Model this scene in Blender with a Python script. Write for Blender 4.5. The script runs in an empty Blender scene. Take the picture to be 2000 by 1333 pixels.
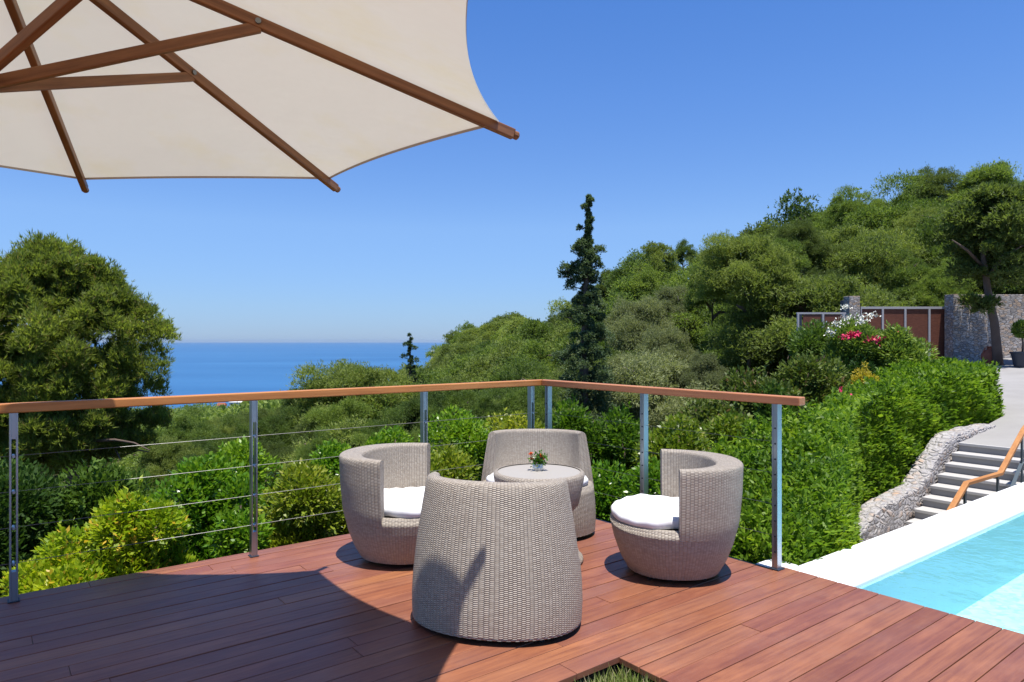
import bpy, bmesh, math, random
import numpy as np
from mathutils import Vector, Matrix

# ------------------------------------------------------------------ camera, sky, sun
SC = bpy.context.scene
COL = SC.collection
R = math.radians
F = 1350.0            # focal length in photo pixels (photo is 2000 wide)
H = 1.38              # eye height above the deck
cam_d = bpy.data.cameras.new("camera")
cam = bpy.data.objects.new("camera", cam_d); COL.objects.link(cam)
cam.location = (0, 0, H); cam.rotation_euler = (R(90), 0, 0)
cam_d.sensor_width = 36.0; cam_d.lens = 36.0 * F / 2000.0
cam_d.clip_start = 0.05; cam_d.clip_end = 250000
SC.camera = cam

SUN = Vector((-0.083, 0.20, -1.0)).normalized()      # direction the light travels
el = math.asin(-SUN.z)
# the clear air of the day: the low sky is blue rather than straw coloured
SKYR = [(0.0, (0.235, 0.33, 0.58)), (0.05, (0.34, 0.42, 0.60)), (0.16, (0.53, 0.59, 0.71)), (0.33, (0.46, 0.61, 0.82)), (0.50, (0.38, 0.60, 0.87)), (0.75, (0.30, 0.43, 0.62))]
W = bpy.data.worlds.new("World"); SC.world = W; W.use_nodes = True
nt = W.node_tree; nt.nodes.clear()
sky = nt.nodes.new('ShaderNodeTexSky'); sky.sky_type = 'NISHITA'; sky.sun_disc = False
sky.sun_elevation = el
sky.sun_rotation = math.atan2(-SUN.x, -SUN.y)
sky.altitude = 100; sky.air_density = 1.0; sky.dust_density = 0.0; sky.ozone_density = 6.0
bg = nt.nodes.new('ShaderNodeBackground'); bg.inputs[1].default_value = 0.15
wo = nt.nodes.new('ShaderNodeOutputWorld')
tc = nt.nodes.new('ShaderNodeTexCoord'); sp = nt.nodes.new('ShaderNodeSeparateXYZ'); nt.links.new(tc.outputs['Generated'], sp.inputs[0])
cr = nt.nodes.new('ShaderNodeValToRGB'); nt.links.new(sp.outputs[2], cr.inputs[0])
while len(cr.color_ramp.elements) < 6: cr.color_ramp.elements.new(0.5)
for e, (p, c) in zip(cr.color_ramp.elements, SKYR): e.position = p; e.color = c + (1,)
mx = nt.nodes.new('ShaderNodeMix'); mx.data_type = 'RGBA'; mx.blend_type = 'MULTIPLY'; mx.inputs[0].default_value = 1.0
nt.links.new(sky.outputs[0], mx.inputs[6]); nt.links.new(cr.outputs[0], mx.inputs[7]); nt.links.new(mx.outputs[2], bg.inputs[0])
nt.links.new(bg.outputs[0], wo.inputs[0])
sl = bpy.data.lights.new("sun", 'SUN'); sl.energy = 5.0; sl.angle = R(0.53); sl.color = (1.0, 0.955, 0.89)
so = bpy.data.objects.new("sun", sl); COL.objects.link(so)
so.rotation_euler = SUN.to_track_quat('-Z', 'Y').to_euler()
SC.view_settings.view_transform = 'Standard'; SC.view_settings.look = 'None'
SC.view_settings.exposure = 0.55; SC.view_settings.gamma = 1.0
SC.cycles.max_bounces = 8; SC.cycles.transparent_max_bounces = 16
SC.cycles.caustics_reflective = False; SC.cycles.caustics_refractive = False

# ------------------------------------------------------------------ frames and helpers
U = Vector((0.790, 0.613, 0)).normalized()
Wv = Vector((U.y, -U.x, 0))
CC = Vector((0.253, 5.92, 0))                       # the corner of the railing
ANG = math.atan2(U.y, U.x)
def LW(a, b, z=0.0):                                # deck frame (a along the boards, b toward the camera right)
    return CC + U * a + Wv * b + Vector((0, 0, z))
def sx(px, Y): return (px - 1000.0) / F * Y
def sz(py, Y): return H - (py - 667.0) / F * Y

def tag(o, label=None, cat=None, group=None, kind=None):
    if label: o['label'] = label
    if cat: o['category'] = cat
    if group: o['group'] = group
    if kind: o['kind'] = kind
    return o
def empty(name, loc=(0, 0, 0), rz=0.0):
    o = bpy.data.objects.new(name, None); COL.objects.link(o)
    o.location = loc; o.rotation_euler = (0, 0, rz); o.empty_display_size = 0.1
    return o
def link(name, me, parent=None, mat=None):
    o = bpy.data.objects.new(name, me); COL.objects.link(o)
    if mat is not None: me.materials.append(mat)
    if parent is not None: o.parent = parent
    return o

class MB:
    """collects shapes and links them as one mesh object"""
    def __init__(s): s.v = []; s.f = []; s.uv = []
    def add(s, vs, fs, uvs=None):
        n = len(s.v); s.v += [tuple(v) for v in vs]
        for i, f in enumerate(fs):
            s.f.append([k + n for k in f])
            s.uv.append(uvs[i] if uvs else None)
        return s
    def box(s, x0, x1, y0, y1, z0, z1, M=None):
        vs = [Vector((x, y, z)) for z in (z0, z1) for y in (y0, y1) for x in (x0, x1)]
        if M is not None: vs = [M @ v for v in vs]
        return s.add(vs, [(0, 2, 3, 1), (4, 5, 7, 6), (0, 1, 5, 4), (2, 6, 7, 3), (0, 4, 6, 2), (1, 3, 7, 5)])
    def bar(s, p, q, w, h, up=(0, 0, 1)):
        p = Vector(p); q = Vector(q); d = (q - p); L = d.length; d.normalize()
        side = d.cross(Vector(up)).normalized(); u2 = side.cross(d)
        M = Matrix((( d.x, side.x, u2.x, p.x), (d.y, side.y, u2.y, p.y), (d.z, side.z, u2.z, p.z), (0, 0, 0, 1)))
        return s.box(0, L, -w / 2, w / 2, -h / 2, h / 2, M)
    def tube(s, pts, rad, n=10, caps=True):
        pts = [Vector(p) for p in pts]
        if not hasattr(rad, '__len__'): rad = [rad] * len(pts)
        vs = []; prev = None
        for i, p in enumerate(pts):
            t = (pts[min(i + 1, len(pts) - 1)] - pts[max(i - 1, 0)]).normalized()
            if prev is None:
                a = t.orthogonal().normalized()
            else:
                a = (prev - t * prev.dot(t)).normalized()
            prev = a; b = t.cross(a)
            for k in range(n):
                th = 2 * math.pi * k / n
                vs.append(p + (a * math.cos(th) + b * math.sin(th)) * rad[i])
        fs = []
        for i in range(len(pts) - 1):
            for k in range(n):
                k2 = (k + 1) % n
                fs.append((i * n + k, i * n + k2, (i + 1) * n + k2, (i + 1) * n + k))
        if caps:
            fs.append(tuple(range(n))[::-1]); fs.append(tuple((len(pts) - 1) * n + k for k in range(n)))
        return s.add(vs, fs)
    def lathe(s, prof, n=32, c=(0, 0, 0)):
        vs = []; m = len(prof)
        for k in range(n):
            th = 2 * math.pi * k / n
            for r, z in prof: vs.append((c[0] + r * math.cos(th), c[1] + r * math.sin(th), c[2] + z))
        fs = []; uvs = []
        acc = [0.0]
        for i in range(1, m): acc.append(acc[-1] + math.hypot(prof[i][0] - prof[i - 1][0], prof[i][1] - prof[i - 1][1]))
        rm = max(p[0] for p in prof)
        for k in range(n):
            k2 = (k + 1) % n
            for i in range(m - 1):
                fs.append((k * m + i, k2 * m + i, k2 * m + i + 1, k * m + i + 1))
                u0 = rm * 2 * math.pi * k / n; u1 = rm * 2 * math.pi * (k + 1) / n
                uvs.append([(u0, acc[i]), (u1, acc[i]), (u1, acc[i + 1]), (u0, acc[i + 1])])
        return s.add(vs, fs, uvs)
    def grid(s, G, UVg=None, flip=False):
        ni = len(G); nj = len(G[0]); vs = [p for r in G for p in r]; fs = []; uvs = []
        for i in range(ni - 1):
            for j in range(nj - 1):
                q = [(i, j), (i + 1, j), (i + 1, j + 1), (i, j + 1)]
                if flip: q = q[::-1]
                fs.append([a * nj + b for a, b in q])
                uvs.append([UVg[a][b] for a, b in q] if UVg else None)
        return s.add(vs, fs, uvs)
    def build(s, name, mat, parent=None, smooth=False, bevel=0.0, loc=None, rz=None, seg=2):
        me = bpy.data.meshes.new(name); me.from_pydata(s.v, [], s.f)
        if any(u for u in s.uv):
            l = me.uv_layers.new(name='UVMap'); k = 0
            for f, u in zip(s.f, s.uv):
                for j in range(len(f)):
                    if u: l.data[k].uv = u[j]
                    k += 1
        me.validate(); me.update()
        if smooth: me.polygons.foreach_set('use_smooth', [True] * len(me.polygons))
        o = link(name, me, parent, mat)
        if bevel:
            b = o.modifiers.new('bevel', 'BEVEL'); b.width = bevel; b.segments = seg; b.limit_method = 'ANGLE'
        if loc is not None: o.location = loc
        if rz is not None: o.rotation_euler = (0, 0, rz)
        return o

# ------------------------------------------------------------------ materials
class NT:
    def __init__(s, name):
        s.m = bpy.data.materials.new(name); s.m.use_nodes = True; s.t = s.m.node_tree; s.t.nodes.clear()
        s.out = s.n('ShaderNodeOutputMaterial')
    def n(s, typ, ins=None, **kw):
        nd = s.t.nodes.new(typ)
        for k, v in kw.items(): setattr(nd, k, v)
        if ins:
            for k, v in ins.items(): s.set(nd, k, v)
        return nd
    def set(s, nd, k, v):
        if isinstance(v, bpy.types.NodeSocket): s.t.links.new(v, nd.inputs[k])
        else: nd.inputs[k].default_value = v
    def math(s, op, a, b=0.0, c=0.0, clamp=False):
        nd = s.n('ShaderNodeMath', {0: a, 1: b, 2: c}, operation=op); nd.use_clamp = clamp
        return nd.outputs[0]
    def mix(s, fac, a, b, typ='MIX'):
        nd = s.n('ShaderNodeMix', data_type='RGBA', blend_type=typ)
        s.set(nd, 0, fac); s.set(nd, 6, a); s.set(nd, 7, b)
        return nd.outputs[2]
    def ramp(s, fac, stops, interp='LINEAR'):
        nd = s.n('ShaderNodeValToRGB', {0: fac}); cr = nd.color_ramp; cr.interpolation = interp
        while len(cr.elements) < len(stops): cr.elements.new(0.5)
        for e, (p, c) in zip(cr.elements, stops):
            e.position = p; e.color = tuple(c) + ((1,) if len(c) == 3 else ())
        return nd.outputs[0]
    def noise(s, vec, scale, detail=4, rough=0.55, out=0, **kw):
        nd = s.n('ShaderNodeTexNoise', {'Scale': scale, 'Detail': detail, 'Roughness': rough}, **kw)
        if vec is not None: s.set(nd, 'Vector', vec)
        return nd.outputs[out]
    def coord(s, which='Object'): return s.n('ShaderNodeTexCoord').outputs[which]
    def mapping(s, vec, scale=(1, 1, 1), loc=(0, 0, 0), rot=(0, 0, 0)):
        return s.n('ShaderNodeMapping', {'Vector': vec, 'Location': loc, 'Rotation': rot, 'Scale': scale}).outputs[0]
    def bump(s, h, strength=0.3, dist=0.01):
        return s.n('ShaderNodeBump', {'Height': h, 'Strength': strength, 'Distance': dist}).outputs[0]
    def principled(s, **k):
        nd = s.n('ShaderNodeBsdfPrincipled')
        for key, v in k.items():
            s.set(nd, {'base': 'Base Color', 'rough': 'Roughness', 'metal': 'Metallic', 'normal': 'Normal', 'spec': 'Specular IOR Level',
                       'coat': 'Coat Weight', 'trans': 'Transmission Weight', 'ior': 'IOR', 'alpha': 'Alpha', 'sheen': 'Sheen Weight'}[key], v)
        return nd.outputs[0]
    def done(s, sh): s.t.links.new(sh, s.out.inputs[0]); return s.m

def C3(r, g, b): return (r, g, b, 1)

def m_deck():
    t = NT('deck_wood'); co = t.coord()
    isl = t.n('ShaderNodeNewGeometry').outputs['Random Per Island']
    off = t.n('ShaderNodeCombineXYZ', {0: t.math('MULTIPLY', isl, 37.0), 1: t.math('MULTIPLY', isl, 11.0), 2: 0.0}).outputs[0]
    v = t.n('ShaderNodeVectorMath', {0: co, 1: off}, operation='ADD').outputs[0]
    grain = t.noise(t.mapping(v, (2.2, 46, 20)), 1.0, 6, 0.6)
    blot = t.noise(t.mapping(v, (2.6, 9, 5)), 1.0, 4, 0.6)
    fine = t.noise(t.mapping(v, (10, 190, 60)), 1.0, 3, 0.5)
    base = t.ramp(isl, [(0, (0.200, 0.072, 0.038)), (0.3, (0.265, 0.098, 0.046)), (0.6, (0.215, 0.073, 0.043)), (0.85, (0.33, 0.135, 0.060)), (1, (0.205, 0.068, 0.042))])
    dark = t.mix(t.math('MULTIPLY', t.ramp(grain, [(0.35, (1,) * 3), (0.6, (0,) * 3)]), 0.55), base, C3(0.12, 0.035, 0.026))
    lite = t.mix(t.math('MULTIPLY', t.ramp(blot, [(0.5, (0,) * 3), (0.72, (1,) * 3)]), 0.4), dark, C3(0.44, 0.18, 0.085))
    grey = t.mix(t.math('MULTIPLY', t.ramp(t.noise(t.mapping(v, (0.9, 1.5, 1)), 1.3, 3), [(0.45, (0,) * 3), (0.7, (1,) * 3)]), 0.42), lite, C3(0.19, 0.085, 0.070))
    dust = t.ramp(t.noise(co, 2.3, 7, .7), [(.52, (0,) * 3), (.72, (1,) * 3)])
    grey = t.mix(t.math('MULTIPLY', dust, .16), grey, C3(.30, .20, .16))
    rough = t.math('ADD', t.math('MULTIPLY', fine, 0.25), 0.30)
    return t.done(t.principled(base=grey, rough=rough, spec=0.5, normal=t.bump(fine, 0.25, 0.002)))

def m_wood(name, a, b, c, axis=(1, 30, 30), rough=0.5, dirt=0.0):
    t = NT(name); co = t.coord()
    g = t.noise(t.mapping(co, tuple(x * 2 for x in axis)), 1.0, 6, 0.6)
    g2 = t.noise(co, 3.0, 3)
    col = t.ramp(g, [(0.3, a), (0.5, b), (0.7, c)])
    col = t.mix(t.math('MULTIPLY', g2, 0.35), col, C3(*[x * 0.6 for x in a]))
    return t.done(t.principled(base=col, rough=rough, spec=0.4, normal=t.bump(g, 0.2, 0.002)))

def m_wicker():
    t = NT('woven_rattan'); uv = t.n('ShaderNodeUVMap').outputs[0]
    sp = t.n('ShaderNodeSeparateXYZ', {0: uv}); u, v = sp.outputs[0], sp.outputs[1]
    cu = t.math('DIVIDE', u, 0.0185); ci = t.math('FLOOR', cu); fu = t.math('FRACT', cu)
    rv = t.math('ADD', t.math('DIVIDE', v, 0.0088), t.math('MULTIPLY', t.math('MODULO', ci, 2.0), 0.5))
    fv = t.math('FRACT', rv); ri = t.math('FLOOR', rv)
    pv = t.math('SINE', t.math('MULTIPLY', fv, math.pi))                    # strand roundness
    pu = t.math('SINE', t.math('MULTIPLY', fu, math.pi))
    over = t.math('POWER', pu, 0.45)
    h = t.math('MULTIPLY', t.math('POWER', pv, 0.6), over)
    wn = t.n('ShaderNodeTexWhiteNoise', noise_dimensions='2D')
    t.set(wn, 'Vector', t.n('ShaderNodeCombineXYZ', {0: ci, 1: ri, 2: 0.0}).outputs[0])
    tone = t.mix(wn.outputs[0], C3(0.33, 0.28, 0.225), C3(0.45, 0.395, 0.325))
    tone = t.mix(t.math('MULTIPLY', t.noise(t.coord(), 4.0, 3), 0.4), tone, C3(0.32, 0.275, 0.23))
    gap = t.ramp(h, [(0.12, (1,) * 3), (0.5, (0,) * 3)])
    col = t.mix(t.math('MULTIPLY', gap, 0.5), tone, C3(0.085, 0.07, 0.06))
    return t.done(t.principled(base=col, rough=0.5, spec=0.4, normal=t.bump(h, 1.0, 0.0035)))

def m_plain(name, col, rough=0.5, metal=0.0, spec=0.5, bs=0.0, bscale=40, var=0.0):
    t = NT(name); kw = dict(base=C3(*col), rough=rough, metal=metal, spec=spec)
    if var:
        n = t.noise(t.coord(), 3.0, 5)
        kw['base'] = t.mix(n, C3(*[c * (1 - var) for c in col]), C3(*[min(1, c * (1 + var)) for c in col]))
    if bs: kw['normal'] = t.bump(t.noise(t.coord(), bscale, 4), bs, 0.004)
    return t.done(t.principled(**kw))

def m_leaf(name, dark, mid, lite, trans=0.35, rough=0.45, nscale=0.6, spec=0.25, pale=None, pfrac=0.9, oiv=0.6):
    t = NT(name); isl = t.n('ShaderNodeNewGeometry').outputs['Random Per Island']
    co = t.coord(); ns = t.noise(co, nscale, 3)
    oi = t.n('ShaderNodeObjectInfo').outputs['Random']
    f = t.math('ADD', t.math('MULTIPLY', isl, 0.45), t.math('MULTIPLY', t.math('SUBTRACT', ns, 0.25), 1.0))
    f = t.math('ADD', f, t.math('MULTIPLY', t.math('SUBTRACT', oi, 0.5), oiv), clamp=True)
    st = [(0.1, dark), (0.5, mid), (0.9, lite)]
    col = t.ramp(f, st)
    if pale: col = t.mix(t.math('GREATER_THAN', isl, pfrac), col, C3(*pale))
    d = t.principled(base=col, rough=rough, spec=spec)
    tc = t.mix(0.5, col, t.mix(1.0, col, C3(1.6, 1.7, 0.5), 'MULTIPLY'))
    tr = t.n('ShaderNodeBsdfTranslucent', {0: tc}).outputs[0]
    mx = t.n('ShaderNodeMixShader', {0: trans, 1: d, 2: tr}).outputs[0]
    return t.done(mx)

def m_stone(name='rubble_stone', scale=5.0, cols=None, mort=(0.42, 0.40, 0.38), squash=1.6, bumpd=0.03, edge=0.09, smear=0.5):
    t = NT(name); co = t.coord()
    wob = t.n('ShaderNodeVectorMath', {0: co, 1: t.n('ShaderNodeVectorMath', {0: t.noise(co, 5.0, 3, out=1), 1: (0.10, 0.10, 0.10)}, operation='MULTIPLY').outputs[0]}, operation='ADD').outputs[0]
    mp = t.mapping(wob, (1, 1, squash))
    v1 = t.n('ShaderNodeTexVoronoi', {'Vector': mp, 'Scale': scale}, feature='F1')
    v2 = t.n('ShaderNodeTexVoronoi', {'Vector': mp, 'Scale': scale}, feature='DISTANCE_TO_EDGE')
    rnd = t.n('ShaderNodeSeparateColor', {0: v1.outputs['Color']}).outputs[0]
    cols = cols or [(0.17, 0.16, 0.17), (0.34, 0.32, 0.31), (0.42, 0.29, 0.19), (0.46, 0.43, 0.42), (0.26, 0.25, 0.27)]
    col = t.ramp(rnd, [(i / (len(cols) - 1), c) for i, c in enumerate(cols)])
    col = t.mix(t.math('MULTIPLY', t.ramp(t.noise(co, 7.0, 8, .7), [(.35, (0,) * 3), (.65, (1,) * 3)]), smear), col, C3(*mort))
    e = t.ramp(v2.outputs['Distance'], [(0.0, (0,) * 3), (edge, (1,) * 3)])
    col = t.mix(e, C3(*mort), col)
    hh = t.math('ADD', t.math('MULTIPLY', e, 1.0), t.math('MULTIPLY', t.noise(co, 18.0, 5), 0.6))
    return t.done(t.principled(base=col, rough=0.85, spec=0.2, normal=t.bump(hh, 0.9, bumpd)))

M = {}
M['deck'] = m_deck()
M['rail'] = m_wood('varnished_rail_wood', (0.40, 0.15, 0.04), (0.54, 0.22, 0.065), (0.64, 0.29, 0.095), (1, 25, 25), 0.42)
M['rail2'] = m_wood('stair_rail_wood', (0.38, 0.16, 0.05), (0.48, 0.21, 0.065), (0.54, 0.26, 0.085), (1, 12, 12), 0.5)
M['teak'] = m_wood('parasol_wood', (0.15, 0.058, 0.022), (0.26, 0.108, 0.040), (0.36, 0.165, 0.065), (1.5, 22, 22), 0.45)
M['wicker'] = m_wicker()
M['steel'] = m_plain('brushed_steel', (0.40, 0.46, 0.52), 0.30, 1.0, bs=0.05, bscale=120)  # bluish base tint stands in for part of the reflected sky
M['cable'] = m_plain('steel_cable', (0.24, 0.24, 0.235), 0.5, 1.0)
M['dark'] = m_plain('dark_steel', (0.035, 0.042, 0.06), 0.45, 0.3)
M['black'] = m_plain('rubber_and_gap_shade', (0.015, 0.015, 0.016), 0.7)
M['greysteel'] = m_plain('grey_painted_steel', (0.10, 0.13, 0.15), 0.4, 0.6)
M['cushion'] = m_plain('white_canvas', (0.80, 0.80, 0.81), 0.85, spec=0.2, bs=0.25, bscale=14)
M['white'] = m_plain('white_render', (0.72, 0.725, 0.73), 0.75, spec=0.25, bs=0.12, bscale=9, var=0.03)
M['concrete'] = m_plain('pale_concrete', (0.40, 0.385, 0.37), 0.8, bs=0.3, bscale=30, var=0.08)
M['tread'] = m_plain('pale_marble_tread', (0.46, 0.445, 0.43), 0.6, bs=0.1, var=0.06)
M['riser'] = m_plain('grey_riser_stone', (0.25, 0.25, 0.26), 0.8, bs=0.2, var=0.1)
M['bark'] = m_plain('pine_bark', (0.115, 0.08, 0.062), 0.9, bs=1.0, bscale=22, var=0.4)
M['barkgrey'] = m_plain('grey_bark', (0.20, 0.175, 0.15), 0.9, bs=1.0, bscale=22, var=0.3)
M['stone'] = m_stone('rubble_stone', 8.0, [(0.25, 0.24, 0.25), (0.39, 0.37, 0.36), (0.44, 0.29, 0.19), (0.47, 0.45, 0.44), (0.32, 0.30, 0.31)], mort=(0.41, 0.39, 0.38), bumpd=.04, edge=.24, smear=.8)
M['stone2'] = m_stone('coursed_stone', 6.0, [(0.26, 0.24, 0.23), (0.48, 0.43, 0.39), (0.50, 0.34, 0.22), (0.62, 0.57, 0.53), (0.36, 0.33, 0.32)], mort=(0.17, 0.16, 0.155), squash=2.3)
M['slate'] = m_stone('slate_stone', 5.0, [(0.12, 0.12, 0.14), (0.17, 0.17, 0.19), (0.20, 0.19, 0.19)], mort=(0.10, 0.10, 0.11), squash=3.0)
M['corten'] = m_wood('rusty_panel', (0.105, 0.034, 0.020), (0.15, 0.050, 0.028), (0.19, 0.066, 0.036), (4, 4, 12), 0.65)
M['gateframe'] = m_plain('pale_grey_paint', (0.36, 0.35, 0.36), 0.5)
M['terracotta'] = m_plain('terracotta', (0.27, 0.085, 0.045), 0.8, var=0.25, bs=0.2)

M['L_pine'] = m_leaf('pine_needles', (0.060, 0.100, 0.026), (0.130, 0.195, 0.040), (0.250, 0.325, 0.062), 0.45, 0.55, 2.2)
M['L_pine2'] = m_leaf('pine_needles_olive', (0.080, 0.115, 0.032), (0.160, 0.210, 0.050), (0.270, 0.325, 0.078), 0.45, 0.6, 2.2)
M['L_pinegrey'] = m_leaf('grey_green_leaves', (0.140, 0.165, 0.085), (0.215, 0.245, 0.115), (0.300, 0.330, 0.155), 0.42, 0.6, 2.2)
M['L_bigpine'] = m_leaf('near_pine_needles', (0.130, 0.175, 0.036), (0.310, 0.370, 0.064), (0.540, 0.560, 0.105), 0.50, 0.5, 1.0, pale=(0.21, 0.16, 0.075), pfrac=0.95)
M['L_cyp'] = m_leaf('cypress_leaves', (0.055, 0.098, 0.050), (0.115, 0.168, 0.080), (0.200, 0.250, 0.115), 0.30, 0.6, 0.8)
M['L_yel'] = m_leaf('yellow_green_leaves', (0.13, 0.24, 0.012), (0.31, 0.40, 0.020), (0.58, 0.55, 0.034), 0.45, 0.4, 1.8, spec=0.25, pale=(0.66, 0.44, 0.06), pfrac=0.94)
M['L_grn'] = m_leaf('glossy_green_leaves', (0.05, 0.133, 0.014), (0.101, 0.227, 0.016), (0.227, 0.352, 0.024), 0.38, 0.28, 1.2, spec=0.35)
M['L_hedge'] = m_leaf('hedge_leaves', (0.050, 0.115, 0.012), (0.140, 0.250, 0.018), (0.320, 0.430, 0.030), 0.45, 0.45, 1.5, spec=0.2)
M['L_ygrn'] = m_leaf('yellowish_hedge_leaves', (0.101, 0.166, 0.016), (0.21, 0.277, 0.024), (0.428, 0.427, 0.04), 0.38, 0.35, 1.5, spec=0.4, pale=(0.36, 0.36, 0.09), pfrac=0.94)
M['L_dark'] = m_leaf('deep_green_and_shaded_leaves', (0.026, 0.060, 0.012), (0.050, 0.102, 0.016), (0.095, 0.165, 0.024), 0.32, 0.6, 1.2, spec=0.15)  # dark tone also carries the big pine's shade on the shrubs below it
M['L_olive'] = m_leaf('olive_shrub_leaves', (0.07, 0.106, 0.022), (0.125, 0.173, 0.033), (0.211, 0.256, 0.055), 0.30, 0.5, 1.0, pale=(0.20, 0.13, 0.07), pfrac=0.95)
M['L_ole'] = m_leaf('oleander_leaves', (0.070, 0.130, 0.026), (0.140, 0.220, 0.040), (0.240, 0.320, 0.060), 0.38, 0.45, 1.0)
M['L_gold'] = m_leaf('golden_leaves', (0.26, 0.20, 0.02), (0.38, 0.30, 0.03), (0.48, 0.40, 0.05), 0.3, 0.5, 2.0)
M['fl_white'] = m_plain('white_petals', (0.80, 0.80, 0.70), 0.7)
M['fl_red'] = m_plain('crimson_petals', (0.56, 0.02, 0.09), 0.6)
M['fl_orange'] = m_plain('orange_petals', (0.72, 0.14, 0.03), 0.6)
M['twig'] = m_plain('twig_bark', (0.09, 0.065, 0.045), 0.9)
M['hedgecore'] = m_plain('inner_twigs', (0.020, 0.040, 0.012), 1.0, spec=0.0)

# ------------------------------------------------------------------ terrain
PXs = np.array([-900, 0, 350, 600, 850, 1000, 1150, 1300, 1450, 1600, 1800, 2000, 2800.])
Yr_ = np.array([600, 600, 480, 330, 250, 170, 120, 95, 78, 70, 64, 58, 55.])
Sr_ = np.array([812, 812, 808, 775, 672, 618, 566, 492, 452, 396, 340, 328, 300.])
Yn_ = np.array([20, 20, 22, 24, 24, 24, 26, 28, 31, 33, 35, 35, 35.])
Nr_ = np.array([900, 900, 880, 850, 815, 790, 770, 730, 640, 500, 470, 460, 450.])
TH = 7.5
def canopy_py(px, Y):
    yr = np.interp(px, PXs, Yr_); yn = np.interp(px, PXs, Yn_)
    t = (np.log(Y) - np.log(yn)) / (np.log(yr) - np.log(yn))
    t = np.clip(t, 0, 1)
    return np.interp(px, PXs, Nr_) * (1 - t) + np.interp(px, PXs, Sr_) * t
def ground_z(x, y):
    """terrain height"""
    Y = np.maximum(y, 3.0); px = 1000 + F * x / Y
    px = np.clip(px, -900, 2800)
    yr = np.interp(px, PXs, Yr_); yn = np.interp(px, PXs, Yn_)
    Yc = np.clip(Y, yn, yr)
    zc = H - (canopy_py(px, Yc) - 667) / F * Yc - TH
    near = np.interp(px, [-900, 1100, 1500, 1850, 2800], [-2.6, -2.6, -2.2, -2.0, -2.0])
    mid14 = np.interp(px, [-900, 1000, 1400, 1700, 1880, 2800], [-5.5, -4.6, -2.6, -1.6, -0.65, -0.3])
    zn = np.interp(px, [0, 1], [0, 0]) + np.where(Y < 9, near, np.where(Y < 14, near + (mid14 - near) * (Y - 9) / 5.0, 0))
    t = np.clip((Y - 14) / (yn - 14), 0, 1)
    zn = np.where(Y >= 14, mid14 + (zc - mid14) * t, zn)
    z = np.where(Y < yn, zn, zc)
    fall = np.clip((Y - yr) / yr, 0, None)
    z = np.where(Y > yr, zc - 22 * fall * (1 + fall), z)
    return np.maximum(z, -112.0)

def build_terrain():
    n = 230; m = 260
    sgn = np.linspace(-1, 1, n)
    xs = np.sinh(sgn * 6.2) / math.sinh(6.2) * 2600
    ys = -15 + (np.expm1(np.linspace(0, 1, m) * 5.6) / math.expm1(5.6)) * 2600
    X, Yg = np.meshgrid(xs, ys, indexing='ij')
    Z = ground_z(X.ravel(), Yg.ravel()).reshape(X.shape)
    rs = np.random.RandomState(3)
    Z = Z + (np.sin(X * .9 + 1.3 * np.sin(Yg * .7)) * np.sin(Yg * 1.1) * .12) * np.clip(Yg / 20, 0, 1)
    co = np.stack([X, Yg, Z], -1).reshape(-1, 3)
    i, j = np.meshgrid(np.arange(n - 1), np.arange(m - 1), indexing='ij')
    a = (i * m + j).ravel(); fs = np.stack([a, a + m, a + m + 1, a + 1], -1)
    me = bpy.data.meshes.new('ground')
    me.from_pydata(co.tolist(), [], fs.tolist()); me.update()
    me.polygons.foreach_set('use_smooth', [True] * len(me.polygons))
    t = NT('dry_undergrowth'); c = t.coord()
    col = t.ramp(t.noise(c, 0.5, 8, 0.7), [(0.3, (0.035, 0.045, 0.018)), (0.5, (0.075, 0.08, 0.035)), (0.7, (0.15, 0.12, 0.07))])
    col = t.mix(t.math('MULTIPLY', t.noise(c, 6.0, 5), 0.5), col, C3(0.04, 0.055, 0.02))
    mat = t.done(t.principled(base=col, rough=0.95, spec=0.1, normal=t.bump(t.noise(c, 3.0, 8, 0.7), 1.0, 0.3)))
    o = link('ground', me, None, mat); tag(o, 'dry scrubby hillside ground under the pines', kind='structure')
build_terrain()

def build_sea():
    t = NT('sea_water'); c = t.coord()
    n1 = t.noise(t.mapping(c, (0.03, 0.05, 1)), 1.0, 5, 0.6)
    n2 = t.noise(t.mapping(c, (0.0006, 0.0022, 1)), 1.0, 4, 0.5)
    col = t.mix(t.ramp(n2, [(0.35, (0,) * 3), (0.65, (1,) * 3)]), C3(0.020, 0.100, 0.235), C3(0.034, 0.135, 0.29))
    mat = t.done(t.principled(base=col, rough=0.42, spec=0.28, normal=t.bump(n1, 0.5, 2.0)))
    mb = MB(); S = 45000
    G = [[(x, y, 0) for y in np.linspace(300, S, 14)] for x in np.linspace(-S, S, 20)]
    mb.grid(G); o = mb.build('sea', mat, loc=(0, 0, -100)); tag(o, 'deep blue sea reaching to the horizon', kind='structure')
build_sea()

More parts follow.
